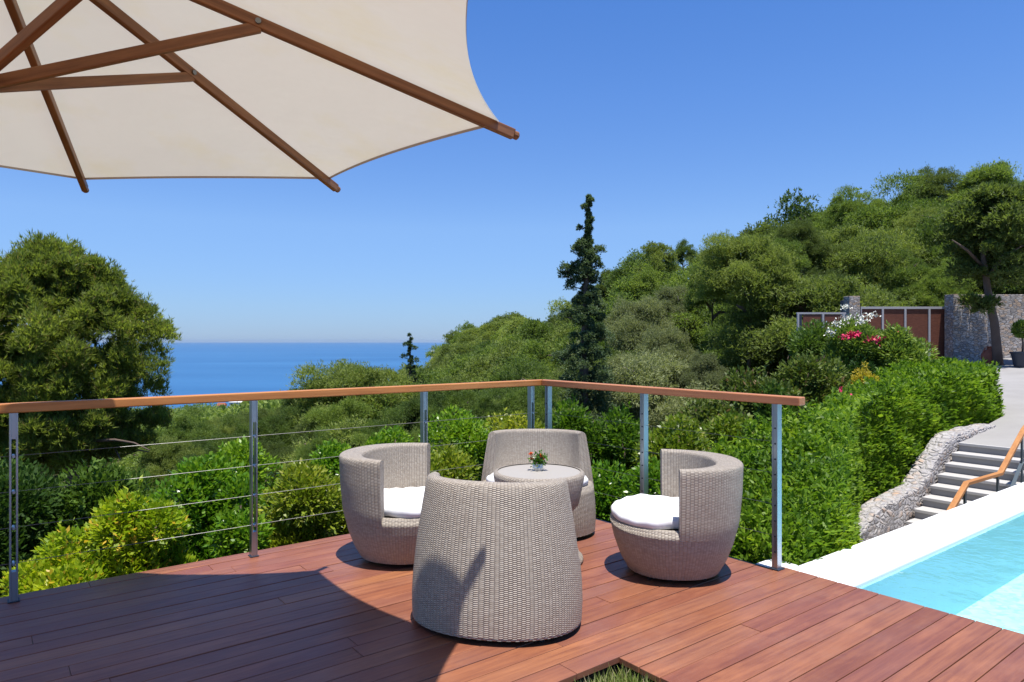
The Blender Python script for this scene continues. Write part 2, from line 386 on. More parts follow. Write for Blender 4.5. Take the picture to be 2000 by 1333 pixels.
# ------------------------------------------------------------------ foliage tools
def unit(a): return a / np.maximum(np.linalg.norm(a, axis=-1, keepdims=True), 1e-9)
def sph(rs, n): return unit(rs.normal(size=(n, 3)))
def leaf_mesh(name, P, D, L, Wd, rs, fold=0.0):
    """diamond shaped leaves: P base, D axis, L length, Wd width"""
    n = len(P); D = unit(D)
    S = unit(np.cross(D, sph(rs, n) * .75 + [0, 0, 1.0]))          # blades mostly lie open to the sky
    L = np.broadcast_to(np.asarray(L, float), (n,))[:, None]; Wd = np.broadcast_to(np.asarray(Wd, float), (n,))[:, None]
    mid = P + D * L * 0.45
    V = np.stack([P, mid + S * Wd * .5, P + D * L, mid - S * Wd * .5], 1).reshape(-1, 3)
    me = bpy.data.meshes.new(name)
    me.vertices.add(4 * n); me.loops.add(4 * n); me.polygons.add(n)
    me.vertices.foreach_set('co', V.astype(np.float32).ravel())
    me.loops.foreach_set('vertex_index', np.arange(4 * n, dtype=np.int32))
    me.polygons.foreach_set('loop_start', np.arange(0, 4 * n, 4, dtype=np.int32))
    me.polygons.foreach_set('loop_total', np.full(n, 4, dtype=np.int32))
    me.update(); me.validate()
    return me
def lump(P, s, seed):
    """cheap smooth 3d noise in -1..1"""
    rs = np.random.RandomState(seed); o = 0; amp = 1; tot = 0
    for k in range(4):
        for _ in range(3):
            d = sph(rs, 1)[0] * s * (2 ** k); o = o + amp * np.sin(P @ d + rs.rand() * 6.28); tot += amp * .7
        amp *= .6
    return o / tot

def tuft_cloud(rs, centres, radii, per, L, Wd, blades=4, up=0.6, shell=0.55, squash=0.8, spread=0.5):
    """puffs of needle tufts; returns P, D, L"""
    Ps = []; Ds = []
    for c, r in zip(centres, radii):
        d = sph(rs, per); d[:, 2] = np.where(d[:, 2] < -.35, -d[:, 2], d[:, 2])
        rr = r * np.clip(rs.normal(shell + (1 - shell) * .62, .17, per), .15, 1.5) * (1 + .22 * np.sin(d @ sph(rs, 1)[0] * 6 + 6.28 * rs.rand()) + .15 * np.sin(d @ sph(rs, 1)[0] * 11))
        p = c + d * rr[:, None] * np.array([1, 1, squash])
        ax = unit(d + np.array([0, 0, up * .6]) + rs.normal(size=(per, 3)) * .25)
        for b in range(blades):
            Ps.append(p); Ds.append(unit(ax + rs.normal(size=(per, 3)) * spread))
    P = np.concatenate(Ps); D = np.concatenate(Ds)
    return P, D
def crown_mesh(name, seed, nclump, per, L, Wd, blades=4, flat=0.75, up=0.6, spread=0.55, zmin=-0.35, rin=0.35, cr=(.2, .38)):
    """unit crown: radius about 1, resting about z -0.5..1"""
    rs = np.random.RandomState(seed)
    d = sph(rs, nclump * 3); d = d[d[:, 2] > zmin][:nclump]
    n = len(d); rad = rin + (0.82 - rin) * rs.rand(n) ** .45
    ph = rs.rand(3) * 6.28
    az = np.arctan2(d[:, 1], d[:, 0]); lob = 1 + .16 * np.sin(2 * az + ph[0]) + .12 * np.sin(3 * az + ph[1]) + .1 * np.sin(5 * d[:, 2] + ph[2])
    c = d * (rad * lob)[:, None] * np.array([1, 1, flat])
    r = cr[0] + (cr[1] - cr[0]) * rs.rand(n)
    P, D = tuft_cloud(rs, c, r, per, L, Wd, blades, up, .62, .62, spread)
    return leaf_mesh(name, P, D, L * (.7 + .6 * rs.rand(len(P))), Wd * (.7 + .6 * rs.rand(len(P))), rs)
def limb_mesh(seed, h=1.0, r0=.045, crownz=.55, spread=.32, lean=.08, nl=7):
    """trunk with limbs, unit height"""
    rd = random.Random(seed); mb = MB()
    pts = []; lx = rd.uniform(-lean, lean); ly = rd.uniform(-lean, lean)
    for i in range(7):
        t = i / 6; pts.append(Vector((lx * math.sin(t * 2.4) , ly * math.sin(t * 2.0), h * t * .93)))
    mb.tube(pts, [r0 * (1.25 if i == 0 else 1 - .13 * i) for i in range(7)], 8)
    for k in range(nl):
        t = crownz + (1 - crownz) * .85 * k / nl; i = int(t * 6); p = pts[min(i, 6)].lerp(pts[min(i + 1, 6)], t * 6 - i)
        a = k * 2.4 + rd.uniform(-.4, .4); q = p + Vector((math.cos(a) * spread, math.sin(a) * spread, rd.uniform(.04, .14)))
        m = p.lerp(q, .5) + Vector((0, 0, .02))
        mb.tube([p, m, q], [r0 * .38, r0 * .26, r0 * .1], 6)
    return mb

def mk_mesh(mb, name, mat):
    o = mb.build(name, mat, smooth=True); me = o.data; bpy.data.objects.remove(o); return me
def plant(name, loc, rz, crown_me, crown_loc, crown_scale, trunk_me=None, trunk_scale=(1, 1, 1), label=None, cat='tree', group=None, crown_name='crown', trunk_name='trunk'):
    r = empty(name, loc, rz)
    c = bpy.data.objects.new(crown_name, crown_me); COL.objects.link(c); c.parent = r; c.location = crown_loc; c.scale = crown_scale
    if trunk_me is not None:
        t = bpy.data.objects.new(trunk_name, trunk_me); COL.objects.link(t); t.parent = r; t.scale = trunk_scale
    tag(r, label, cat, group)
    return r

def crown_variants(prefix, mat, seeds, **k):
    out = []
    for s in seeds:
        me = crown_mesh(prefix, s, **k); me.materials.append(mat); out.append(me)
    return out

# ------------------------------------------------------------------ deck
def build_deck():
    rd = random.Random(5); mb = MB(); p = 0.115; g = 0.0045
    k = -1
    while True:
        b0 = 0.012 + p * k; b1 = b0 + p - g
        if b0 > 7.0: break
        a1 = -0.035 if b1 < 2.2 else 0.07
        a0 = -9.0
        cuts = []; x = a1 - rd.uniform(0.8, 3.2)
        if k % 2: x = a1 - rd.uniform(1.8, 3.8)
        while x > a0: cuts.append(x); x -= rd.choice([3.4, 3.9, 4.6])
        ends = [a1] + cuts + [a0]
        for i in range(len(ends) - 1):
            hi, lo = ends[i] - (0.0008 if i else 0), ends[i + 1] + 0.0008
            dz = rd.uniform(-.0015, .0015)
            segs = [(lo, hi)]
            if 2.42 < b0 < 3.8:                     # the planting opening
                segs = []
                if hi > -1.611: segs.append((max(lo, -1.611), hi))
                if lo < -3.2: segs.append((lo, min(hi, -3.2)))
            for l2, h2 in segs:
                if h2 - l2 > .03: mb.box(l2, h2, -b1, -b0, -0.028 + dz, dz)
        k += 1
    o = mb.build('wooden_deck', M['deck'], loc=CC, rz=ANG, bevel=0.0025, seg=2)
    tag(o, 'red-brown hardwood terrace deck laid in long planks', kind='structure')
    s = MB(); s.box(-9, -0.045, -2.40, 0.07, -0.30, -0.045); s.box(-9, 0.0, -7, -3.8, -0.30, -0.045)
    s.box(-1.60, 0.0, -3.8, -2.40, -0.30, -0.045); s.box(-9, -3.21, -3.8, -2.4, -0.301, -0.046)
    s.build('dark_gap_backing', M['black'], o)  # black slab under the boards, the gaps' shade given as its colour
    e = MB(); e.box(-0.034, 0.050, -2.19, 0.085, -0.26, -0.022)
    e.build('edge_channel', M['dark'], o, bevel=0.003)
    f = MB(); f.box(-9, -0.04, 0.072, 0.10, -0.24, -0.03)
    f.build('fascia_board', M['deck'], o)
build_deck()

def build_grass():
    rs = np.random.RandomState(9); n = 16000
    a = rs.uniform(-2.75, -1.62, n); b = rs.uniform(2.45, 3.45, n)
    P = np.stack([a, -b, np.full(n, -0.095)], 1)
    D = np.stack([rs.normal(0, .45, n), rs.normal(0, .45, n), np.ones(n)], 1)
    L = rs.uniform(.05, .115, n)
    t = m_leaf('lawn_blades', (0.09, 0.14, 0.03), (0.18, 0.25, 0.05), (0.34, 0.36, 0.12), 0.3, 0.6, 8, pale=(0.42, 0.38, 0.22), pfrac=0.8)
    me = leaf_mesh('grass', P, D, L, .006, rs)
    o = link('grass', me, None, t); o.location = CC; o.rotation_euler = (0, 0, ANG)
    tag(o, 'patch of green and straw-coloured grass growing in the deck opening', kind='stuff')
    s = MB(); s.box(-3.2, -1.605, -3.8, -2.42, -0.5, -0.09); s.build('soil', m_plain('soil', (0.06, 0.045, 0.03), 0.95, bs=1), loc=CC, rz=ANG)['kind'] = 'structure'
build_grass()

# ------------------------------------------------------------------ railing
def build_railing():
    r = empty('railing', CC, ANG)
    tag(r, 'timber-topped steel cable railing turning the corner of the deck', 'railing')
    def post(a, b, along):
        m = MB(); x, y = a, -b; hw = .024
        for s in (-1, 1):
            c = .0145 * s
            if along: m.box(x + c - .0045, x + c + .0045, y - hw, y + hw, -0.02, 1.0)
            else: m.box(x - hw, x + hw, y + c - .0045, y + c + .0045, -0.02, 1.0)
        for z0, z1 in (((0.0, 0.16), (0.86, 1.0)) if along else ((-.018, 1.0),)):
            if along: m.box(x - .0105, x + .0105, y - hw + .003, y + hw - .003, z0, z1)
            else: m.box(x - hw + .003, x + hw - .003, y - .0105, y + .0105, z0, z1)
        o = m.build('post', M['steel'], r, bevel=0.0015)
        b2 = MB()
        if along: b2.box(x - .027, x + .027, y - .030, y + .030, -.001, .006)
        else: b2.box(x - .036, x + .036, y - .032, y + .032, -.019, .009)
        b2.build('foot_plate', M['dark'], o, bevel=.002)
        zz = [.2, .39, .58, .77] if along else [.11 + .093 * i for i in range(9)]
        for z in zz:
            nb = MB()
            if along: nb.tube([(x, y - .031, z), (x, y + .031, z)], .0075, 8)
            else: nb.tube([(x - .0275, y - .004, z), (x + .0275, y - .004, z)], .0055, 8)
            nb.build('cable_stud', M['dark'] if not along else M['steel'], o)
    for a in (-.117, -1.16, -2.42, -3.67, -4.92): post(a, 0, True)
    for b in (.09, 1.15, 2.20): post(0, b, False)
    m = MB(); m.add(*prism([(-6.5, .032), (.040, .032), (-.028, -.032), (-6.5, -.032)], 1.0, 1.05)); m.build('handrail', M['rail'], r, bevel=.006)
    m = MB(); m.add(*prism([(-.026, -.034), (.042, .030), (.042, -2.36), (-.026, -2.36)], 1.0, 1.05)); m.build('handrail', M['rail2b'], r, bevel=.006)
    for z in (.2, .39, .58, .77):
        m = MB(); m.tube([(-6.5, 0, z), (-.05, 0, z)], .0017, 6); m.build('cable', M['cable'], r)
    for z in (.2, .39, .58, .77):
        m = MB(); m.tube([(0, -.05, z), (0, -2.2, z)], .0014, 6); m.build('cable', M['cable'], r)
def prism(poly, z0, z1):
    n = len(poly); vs = [(x, y, z0) for x, y in poly] + [(x, y, z1) for x, y in poly]
    ar = sum(poly[i][0] * poly[(i + 1) % n][1] - poly[(i + 1) % n][0] * poly[i][1] for i in range(n))
    fs = [tuple(range(n))[::-1], tuple(range(n, 2 * n))] + [(i, (i + 1) % n, n + (i + 1) % n, n + i) for i in range(n)]
    if ar < 0: fs = [f[::-1] for f in fs]
    return vs, fs
M['rail2b'] = m_wood('handrail_wood_cross', (0.40, 0.155, 0.065), (0.52, 0.21, 0.09), (0.60, 0.27, 0.12), (25, 1, 25), 0.42)
build_railing()

# ------------------------------------------------------------------ pool
def build_pool():
    r = empty('swimming_pool', LW(3, 3.5), ANG); off = Vector((3, -3.5, 0))
    tag(r, 'turquoise swimming pool with wide white rendered coping beside the deck', 'swimming pool')
    def B(m, *b): m.box(b[0] - 3, b[1] - 3, -b[3] + 3.5, -b[2] + 3.5, b[4], b[5])
    m = MB(); B(m, .075, 13.0, 2.19, 2.58, -2.6, -.030); B(m, .052, .27, 2.0, 2.189, -2.6, -.031)
    B(m, 12.6, 13.0, 2.581, 8.4, -2.6, -.031); B(m, .075, 13.0, 8.401, 8.8, -2.6, -.030)
    m.build('coping', M['white'], r, bevel=.012, seg=3)
    t = NT('pool_caustic_speckle'); c = t.coord()
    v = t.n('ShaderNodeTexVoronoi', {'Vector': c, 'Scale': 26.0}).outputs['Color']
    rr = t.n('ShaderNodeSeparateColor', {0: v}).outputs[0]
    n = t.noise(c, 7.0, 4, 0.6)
    col = t.mix(rr, C3(0.32, 0.66, 0.72), C3(0.58, 0.82, 0.85))  # pale speckle paints the water's light dapples into the floor colour
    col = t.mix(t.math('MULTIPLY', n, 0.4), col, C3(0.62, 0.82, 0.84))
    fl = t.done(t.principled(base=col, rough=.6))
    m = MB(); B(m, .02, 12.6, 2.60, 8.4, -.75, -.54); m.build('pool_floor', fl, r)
    t = NT('pool_wall_tile'); wl = t.done(t.principled(base=t.mix(t.noise(t.coord(), 5.0, 4), C3(0.30, 0.61, 0.72), C3(0.40, 0.70, 0.79)), rough=.5))
    m = MB(); B(m, .02, 12.6, 2.581, 2.60, -.75, -.056); B(m, 0.0, .02, 2.581, 8.4, -.75, -.05); B(m, 12.57, 12.6, 2.601, 8.4, -.75, -.056)
    m.build('pool_wall', wl, r)
    t = NT('pool_water'); c = t.coord()
    fr = t.n('ShaderNodeFresnel', {'IOR': 1.33, 'Normal': t.bump(t.noise(c, 4.0, 4), .3, .05)}).outputs[0]
    gl = t.n('ShaderNodeBsdfGlossy', {'Color': C3(1, 1, 1), 'Roughness': .03, 'Normal': t.bump(t.noise(c, 4.0, 4), .3, .05)}).outputs[0]
    tp = t.n('ShaderNodeBsdfTransparent', {0: C3(0.83, 0.965, 0.985)}).outputs[0]
    wm = t.done(t.n('ShaderNodeMixShader', {0: fr, 1: tp, 2: gl}).outputs[0])
    m = MB(); m.add([(.03 - 3, 3.5 - 2.582, -.052), (12.59 - 3, 3.5 - 2.582, -.052), (12.59 - 3, 3.5 - 8.4, -.052), (.03 - 3, 3.5 - 8.4, -.052)], [(3, 2, 1, 0)])
    m.build('water_surface', wm, r)
build_pool()

# ------------------------------------------------------------------ stairs, their handrail, the stone wall, the driveway
def build_stairs():
    b0, b1 = -.28, 2.1
    base = LW(6.0, 1.0, -2.6); r = empty('stone_stairs', base, ANG)
    tag(r, 'flight of pale stone steps with grey risers climbing to the driveway', 'staircase')
    def B(m, a0, a1, bb0, bb1, z0, z1): m.box(a0 - 6, a1 - 6, 1.0 - bb1, 1.0 - bb0, z0 + 2.6, z1 + 2.6)
    levels = [(9.88 - .3 * k, -.41 - .15 * k) for k in range(8)]       # nosing a, tread z
    lower = [(6.75 - .3 * k, -1.61 - .15 * k) for k in range(5)]
    prev = 10.5
    for i, (a, z) in enumerate(levels + lower):
        m = MB(); B(m, a - .028, prev, b0, b1, z - .045, z); m.build('tread', M['tread'], r, bevel=.004)
        m = MB(); B(m, a + .002, a + .30 if i else a + .6, b0, b1, z - .40, z - .047); m.build('riser', M['riser'], r)
        prev = a
build_stairs()

def build_stair_rail():
    b = .9
    pts = [(5.5, -1.23), (6.26, -.82), (6.77, -.548), (8.05, -.565), (9.09, 0.0), (10.4, .45), (11.2, .47)]
    r = empty('stair_handrail', LW(5.5, b, -2.1), ANG)
    tag(r, 'orange wooden handrail on dark steel posts beside the stone steps', 'handrail')
    P = [Vector((a - 5.5, 0, z + 2.1)) for a, z in pts]
    m = MB(); hw, hh = .036, .024; vs = []; fs = []
    for i, p in enumerate(P):
        t = (P[min(i + 1, len(P) - 1)] - P[max(i - 1, 0)]).normalized(); n = Vector((-t.z, 0, t.x))
        for dy, dn in ((-hw, -hh), (hw, -hh), (hw, hh), (-hw, hh)): vs.append(p + n * dn + Vector((0, dy, 0)))
    for i in range(len(P) - 1):
        for k in range(4): fs.append((i * 4 + k, i * 4 + (k + 1) % 4, i * 4 + 4 + (k + 1) % 4, i * 4 + 4 + k))
    fs += [(0, 1, 2, 3), tuple(len(P) * 4 - 1 - k for k in range(4))]
    m.add(vs, fs); m.build('handrail', M['rail2'], r, bevel=.006)
    for a, z0, z1 in ((6.72, -1.9, -.58), (7.95, -1.50, -.60), (9.0, -.85, -.08), (10.3, -.4, .40)):
        m = MB(); m.box(a - 5.5 - .03, a - 5.5 + .03, -.012, .012, z0 + 2.1, z1 + 2.1); m.build('post', M['greysteel'], r, bevel=.002)
    m = MB(); m.bar((8.25 - 5.5, 0, -1.05 + 2.1), (9.0 - 5.5, 0, -.5 + 2.1), .012, .05, (0, 1, 0)); m.build('lower_bar', M['greysteel'], r)
build_stair_rail()

def build_rubble_wall():
    prof = [(5.0, -1.75), (5.6, -1.55), (6.15, -1.45), (6.77, -1.20), (7.3, -1.08), (7.9, -1.03), (8.35, -.98), (8.6, -.86), (8.8, -.72), (9.1, -.54), (9.5, -.34), (10.05, -.24), (10.9, -.22), (11.8, -.235)]
    aa = np.linspace(5.0, 11.8, 190); zz = np.interp(aa, [p[0] for p in prof], [p[1] for p in prof])
    rs = np.random.RandomState(4)
    sec = []                                         # cross-section (b offset, height fraction)
    nb = 9; nh = 26
    rows = []
    for a, zt in zip(aa, zz):
        line = []
        bc = -.47 - .10 * max(0, (7.4 - a)) * 0.0
        for j in range(nh): line.append((a, bc + .16, -2.5 + (zt - .05 + 2.5) * j / nh))
        for j in range(nb + 1): th = math.pi * j / nb; line.append((a, bc + .16 * math.cos(th), zt - .05 + .05 * math.sin(th)))
        for j in range(nh): line.append((a, bc - .16, zt - .05 - (zt - .05 + 2.5) * (j + 1) / nh))
        rows.append(line)
    A = np.array(rows); P = A.reshape(-1, 3)
    d = lump(P, 5.0, 7) * .018 + lump(P, 17.0, 8) * .020
    cen = P.copy(); cen[:, 1] = -.47; cen[:, 2] = np.minimum(P[:, 2], -0.8)
    P = P + unit(P - cen + 1e-6) * d[:, None]
    P[:, 2] += lump(P * [1, 0, 0], 7.0, 11) * .02
    P = P.reshape(A.shape)
    m = MB(); m.grid([[(x - 8, -y, z) for x, y, z in row] for row in P])
    n0 = len(m.v)
    m.add([(x - 8, -y, z) for x, y, z in P[-1]], [tuple(range(len(P[-1])))]); m.add([(x - 8, -y, z) for x, y, z in P[0]], [tuple(range(len(P[0])))[::-1]])
    o = m.build('rubble_wall', M['stone'], smooth=True, loc=LW(8, 0), rz=ANG)
    tag(o, 'low rough rubble stone wall stepping up beside the stairs', 'stone wall')
build_rubble_wall()

def dz(a): return -.412 + (a - 9.88) * .065
def build_drive():
    rows = [(9.88, -.28, 3.0), (10.5, -.28, 5.0), (11.8, -.50, 7), (13.2, -.62, 9)]
    m = MB(); G = []
    for a, bl, br in rows: G.append([tuple(LW(a, bl + (br - bl) * t, dz(a))) for t in np.linspace(0, 1, 12)])
    for Y, pl, xr in ((15.6, 1945, 20), (17.5, 1900, 22), (20, 1850, 24), (23.5, 1770, 25), (27.2, 1700, 26)):
        row = []
        for t in np.linspace(0, 1, 12):
            x = sx(pl, Y) * (1 - t) + xr * t; a = (Vector((x, Y, 0)) - CC).dot(U); row.append((x, Y, dz(a)))
        G.append(row)
    m.grid(G, flip=True)
    m.grid([[p, (p[0], p[1], p[2] - .5)] for p in [g[0] for g in G]])
    t = NT('driveway_concrete'); c = t.coord()
    col = t.ramp(t.noise(c, .8, 7, .6), [(.3, (.27, .26, .25)), (.7, (.33, .32, .31))])
    col = t.mix(t.math('MULTIPLY', t.noise(c, 60, 2), .3), col, C3(.26, .25, .24))
    o = m.build('driveway', t.done(t.principled(base=col, rough=.9, spec=.2))); tag(o, 'pale concrete driveway sloping up to the gate', kind='structure')
build_drive()

def build_gate():
    Y = 27.0; x0 = sx(1681, Y); x1 = sx(1862, Y); zt = sz(600, Y); zb = .58
    r = empty('metal_gate', (x0, Y, zb)); h = zt - zb
    tag(r, 'rust-brown panelled gate in a pale grey frame between stone piers', 'gate')
    xs = [0, sx(1724, Y) - x0, sx(1768, Y) - x0, sx(1815, Y) - x0, x1 - x0]
    for i in range(4):
        m = MB(); m.box(xs[i] + .04, xs[i + 1] - .04, .02, .05, .05, h - .09); m.build('panel', M['corten'], r)
    m = MB(); m.box(0, xs[-1], -.02, .08, h - .09, h); m.build('top_rail', M['gateframe'], r, bevel=.004)
    m = MB(); m.box(0, xs[-1], -.02, .08, -.02, .05); m.build('bottom_rail', M['dark'], r, bevel=.004)
    for i in range(4):
        m = MB(); m.box(xs[i] - (.04 if i else -.001), xs[i] + .04, -.021, .081, .051, h - .092); m.build('stile', M['gateframe'], r, bevel=.004)
    # low fence left of the pier
    Yf = 26.6; x0 = sx(1556, Yf); x1 = sx(1652, Yf); zt = sz(611, Yf); zb = .1
    r = empty('panel_fence', (x0, Yf, zb)); h = zt - zb
    tag(r, 'low rust-brown panel fence with grey posts left of the stone pier', 'fence')
    m = MB(); m.box(0, x1 - x0, -.02, .05, h - .07, h); m.build('top_rail', M['gateframe'], r)
    for a, b in ((.25, .95), (1.08, 1.85)):
        m = MB(); m.box(a, b, 0, .03, .1, h - .08); m.build('panel', M['corten'], r)
    for a in (0.02, .12, .98, 1.78):
        m = MB(); m.box(a, a + .07, -.025, .055, 0, h - .071); m.build('post', M['gateframe'] if a > .9 or a < .05 else M['dark'], r)
build_gate()

def build_piers():
    Y = 27.0
    m = MB(); xa, xb = sx(1659, Y), sx(1680, Y) ; zt = sz(579, Y)
    o = m.box(0, xb - xa, 0, .5, 0, zt - .3).build('stone_pier', M['stone2'], bevel=.012, loc=(xa, Y, .3)); tag(o, 'pale stone gate pier left of the rusty gate', 'pier')
    xq, yq = sx(1628, 30.1), 30.1
    m = MB(); L = math.hypot(xq - xa, yq - Y - .5); an = math.atan2(yq - Y - .5, xq - xa)
    o = m.box(0, L, -.3, 0, 0, zt - .3 - .02).build('slate_wall', M['slate'], bevel=.01, loc=(xa + .3, Y + .52, .3), rz=an); tag(o, 'dark slate wall running back from the gate pier', 'wall')
    Y = 26.4; xa, xb = sx(1862, Y), sx(2280, Y); zt = sz(576, Y)
    m = MB(); m.box(0, xb - xa, 0, .45, 0, zt - .3)
    o = m.build('stone_wall', M['stone2'], bevel=.012, loc=(xa, Y, .3)); tag(o, 'tall grey and tan stone wall right of the gate', 'stone wall')
    m = MB(); m.box(-.03, .22, -.05, .5, 0, zt - .3 + .01); m.build('end_pillar', M['stone2'], o, bevel=.01)
build_piers()

def build_pots():
    Y = 24.6; r = empty('terracotta_jar', (sx(1937, Y), Y, dz(24.0)))
    tag(r, 'rust-red terracotta jar at the foot of the pine trunk', 'jar')
    m = MB(); m.lathe([(.0, 0), (.20, 0), (.27, .12), (.33, .28), (.32, .40), (.24, .52), (.13, .60), (.12, .64), (.16, .67), (.15, .69), (.10, .68), (.09, .6), (0, .58)], 28)
    m.build('jar_body', M['terracotta'], r, smooth=True)
    for s in (-1, 1):
        m = MB(); m.tube([(s * .13, 0, .63), (s * .24, 0, .62), (s * .30, 0, .5), (s * .27, 0, .44)], .022, 8); m.build('handle', M['terracotta'], r, smooth=True)
    Y = 23.2; r = empty('planter_pot', (sx(1997, Y), Y, dz(24.2)))
    tag(r, 'dark tapered planter pot in front of the stone wall', 'planter')
    m = MB(); m.lathe([(.0, 0), (.24, 0), (.33, .44), (.36, .45), (.36, .50), (.31, .50), (.30, .45), (0, .44)], 28); m.build('pot', M['dark'], r, smooth=False)
    tr = empty('potted_tree', (sx(1997, Y), Y, dz(24.2) + .44))
    tag(tr, 'small potted tree with a round leafy head', 'tree')
    m = MB(); m.tube([(0, 0, 0), (.02, 0, .3), (-.01, 0, .62)], [.035, .03, .022], 8); m.build('trunk', M['bark'], tr, smooth=True)
    rs = np.random.RandomState(77); d = sph(rs, 2600); P = d * (.31 * (.45 + .45 * rs.rand(2600)) )[:, None] + [0, 0, .82]
    link('crown', leaf_mesh('crown', P, d + sph(rs, 2600) * .7, .10, .035, rs), tr, M['L_ole'])
build_pots()

# ------------------------------------------------------------------ rattan chairs, table
def tub(kind):
    """local frame: +x is the way the sitter faces; returns function outer(theta, z), heights"""
    if kind == 'flared':
        zs = [.03, .10, .20, .33, .50, .67]; rl = [.272, .308, .342, .366, .380, .386]; rb = [.272, .312, .350, .382, .398, .404]; rf = [.272, .312, .348, .378, .385, .39]
        return zs, rl, rb, rf, .33, .67
    zs = [.03, .12, .22, .37, .55, .715]; rl = [.420, .424, .420, .405, .378, .350]; rb = [.312, .312, .302, .286, .256, .222]; rf = [.33, .345, .352, .352, .34, .33]
    return zs, rl, rb, rf, .37, .715
def make_chair(kind, loc, face, label):
    zs, rl, rb, rf, zseat, ztop = tub(kind)
    r = empty('rattan_armchair', loc, math.atan2(face[1], face[0]))
    tag(r, label, 'armchair', 'rattan tub chairs around the small table')
    def out(th, z, inset=0.0):
        a = np.interp(z, zs, rl); b = np.interp(z, zs, rb); f = np.interp(z, zs, rf)
        c, s = math.cos(th), math.sin(th); rx = f if c > 0 else b
        e = 0.92                                        # slightly squarer than an ellipse
        return ((rx - inset) * math.copysign(abs(c) ** e, c), (a - inset) * math.copysign(abs(s) ** e, s), z)
    # body
    N = 96; prof = [(z, 0.0) for z in np.linspace(.03, zseat - .03, 12)]
    for k in range(7):
        t = k / 6 * math.pi; prof.append((zseat - .03 + .028 * math.sin(t), .028 * (1 - math.cos(t))))
    prof += [(zseat - .07, .062), (zseat - .07, .20), (zseat - .07, .26)]
    G = []; UVg = []
    for k in range(N + 1):
        th = 2 * math.pi * k / N; row = []; ur = []; acc = 0; last = None
        for z, ins in prof:
            p = out(th, z, ins); p = (p[0], p[1], z)
            if last: acc += math.dist(p, last)
            last = p; row.append(p); ur.append((k / N * 2.35, acc))
        G.append(row); UVg.append(ur)
    m = MB(); m.grid(G, UVg)
    m.build('seat_body', M['wicker'], r, smooth=True)
    m = MB(); m.add([out(2 * math.pi * k / 48, .032, .004)[:2] + (.031,) for k in range(48)], [tuple(range(48))[::-1]])
    m.add([out(2 * math.pi * k / 48, .032, .13)[:2] + (.0005,) for k in range(48)] + [out(2 * math.pi * k / 48, .032, .13)[:2] + (.03,) for k in range(48)],
          [tuple(range(48))[::-1]] + [(k, (k + 1) % 48, 48 + (k + 1) % 48, 48 + k) for k in range(48)])
    m.build('base_plate', M['black'], r)
    for k in range(4):
        p = out(math.pi / 4 + k * math.pi / 2, .03, .06); m = MB(); m.lathe([(0, 0), (.018, 0), (.018, .03), (0, .03)], 12, (p[0], p[1], 0)); m.build('foot', M['black'], r)
    # backrest shell, open toward +x
    t0 = math.radians(88 if kind == 'flared' else 90); t1 = 2 * math.pi - t0; NB = 64
    z0 = zseat - .055 if kind == 'flared' else .04
    def thick(th):
        f = abs(th - math.pi) / (math.pi - t0)           # 0 back .. 1 tip
        return .055 + ((.105 if kind == 'flared' else .02) * (1 - f ** 1.7))
    G = []; UVg = []; rr = .016
    for k in range(NB + 1):
        th = t0 + (t1 - t0) * k / NB; T = thick(th); row = []; acc = 0; last = None; ur = []
        pr = [(z, -.0015) for z in np.linspace(z0, ztop - rr, 14)]
        for q in range(1, 5): a = q / 4 * math.pi / 2; pr.append((ztop - rr + rr * math.sin(a), rr * (1 - math.cos(a))))
        for q in range(1, 5): pr.append((ztop + .004 * math.sin(q / 4 * math.pi), rr + (T - 2 * rr) * q / 4))
        for q in range(1, 5): a = q / 4 * math.pi / 2; pr.append((ztop - rr + rr * math.cos(a), T - rr + rr * math.sin(a)))
        pr += [(z, T) for z in np.linspace(ztop - rr - .01, z0, 12)]
        for z, ins in pr:
            p = out(th, z, ins)
            if ins > T * .5:                             # inner wall: keep the section upright-ish
                pt = out(th, ztop, ins); mixz = .55
                p = (p[0] * (1 - mixz) + pt[0] * mixz, p[1] * (1 - mixz) + pt[1] * mixz, z)
            else: p = (p[0], p[1], z)
            if last: acc += math.dist(p, last)
            last = p; row.append(p); ur.append((.9 + th * .374, .41 + acc if zseat < .35 else .45 + acc))
        G.append(row); UVg.append(ur)
    m = MB(); m.grid(G, UVg)
    for row, uvr, fl in ((G[0], UVg[0], False), (G[-1], UVg[-1], True)):
        nrow = len(row); half = nrow // 2; A = []; Bq = []
        for i in range(half): A.append([row[i], row[nrow - 1 - i]]); Bq.append([(.0, uvr[i][1]), (.06, uvr[i][1])])
        m.grid(A, Bq, flip=not fl)
    m.build('backrest', M['wicker'], r, smooth=True)
    # cushion
    rs = np.random.RandomState(len(label)); zc = zseat - .010; th_ = .070; NC = 72
    cx = .02 if kind == 'flared' else .05
    pr = [(0, 0), (.5, 0), (.9, .0), (.97, .1), (1.0, .35), (1.0, .62), (.975, .80), (.93, .92), (.84, .985), (.6, 1.03), (.3, 1.06), (0, 1.07)]
    G = []
    for k in range(NC + 1):
        th = 2 * math.pi * (k % NC) / NC; row = []
        for q, hfrac in pr:
            cth = math.cos(th); bk = min(1.0, max(0.0, (.40 - cth) / .30))
            o = out(th, zseat, .012 + (.055 + (.05 if kind == 'flared' else .0) * max(0, -cth)) * bk)
            x, y = o[0] * q, o[1] * q
            w = .0035 * math.sin(th * 17 + q * 9) * (q > .8) + .004 * math.sin(th * 5 + 1)
            row.append((x, y, zc + th_ * hfrac + (w if hfrac > .3 else 0)))
        G.append(row)
    m = MB(); m.grid(G); m.build('cushion', M['cushion'], r, smooth=True)
    return r
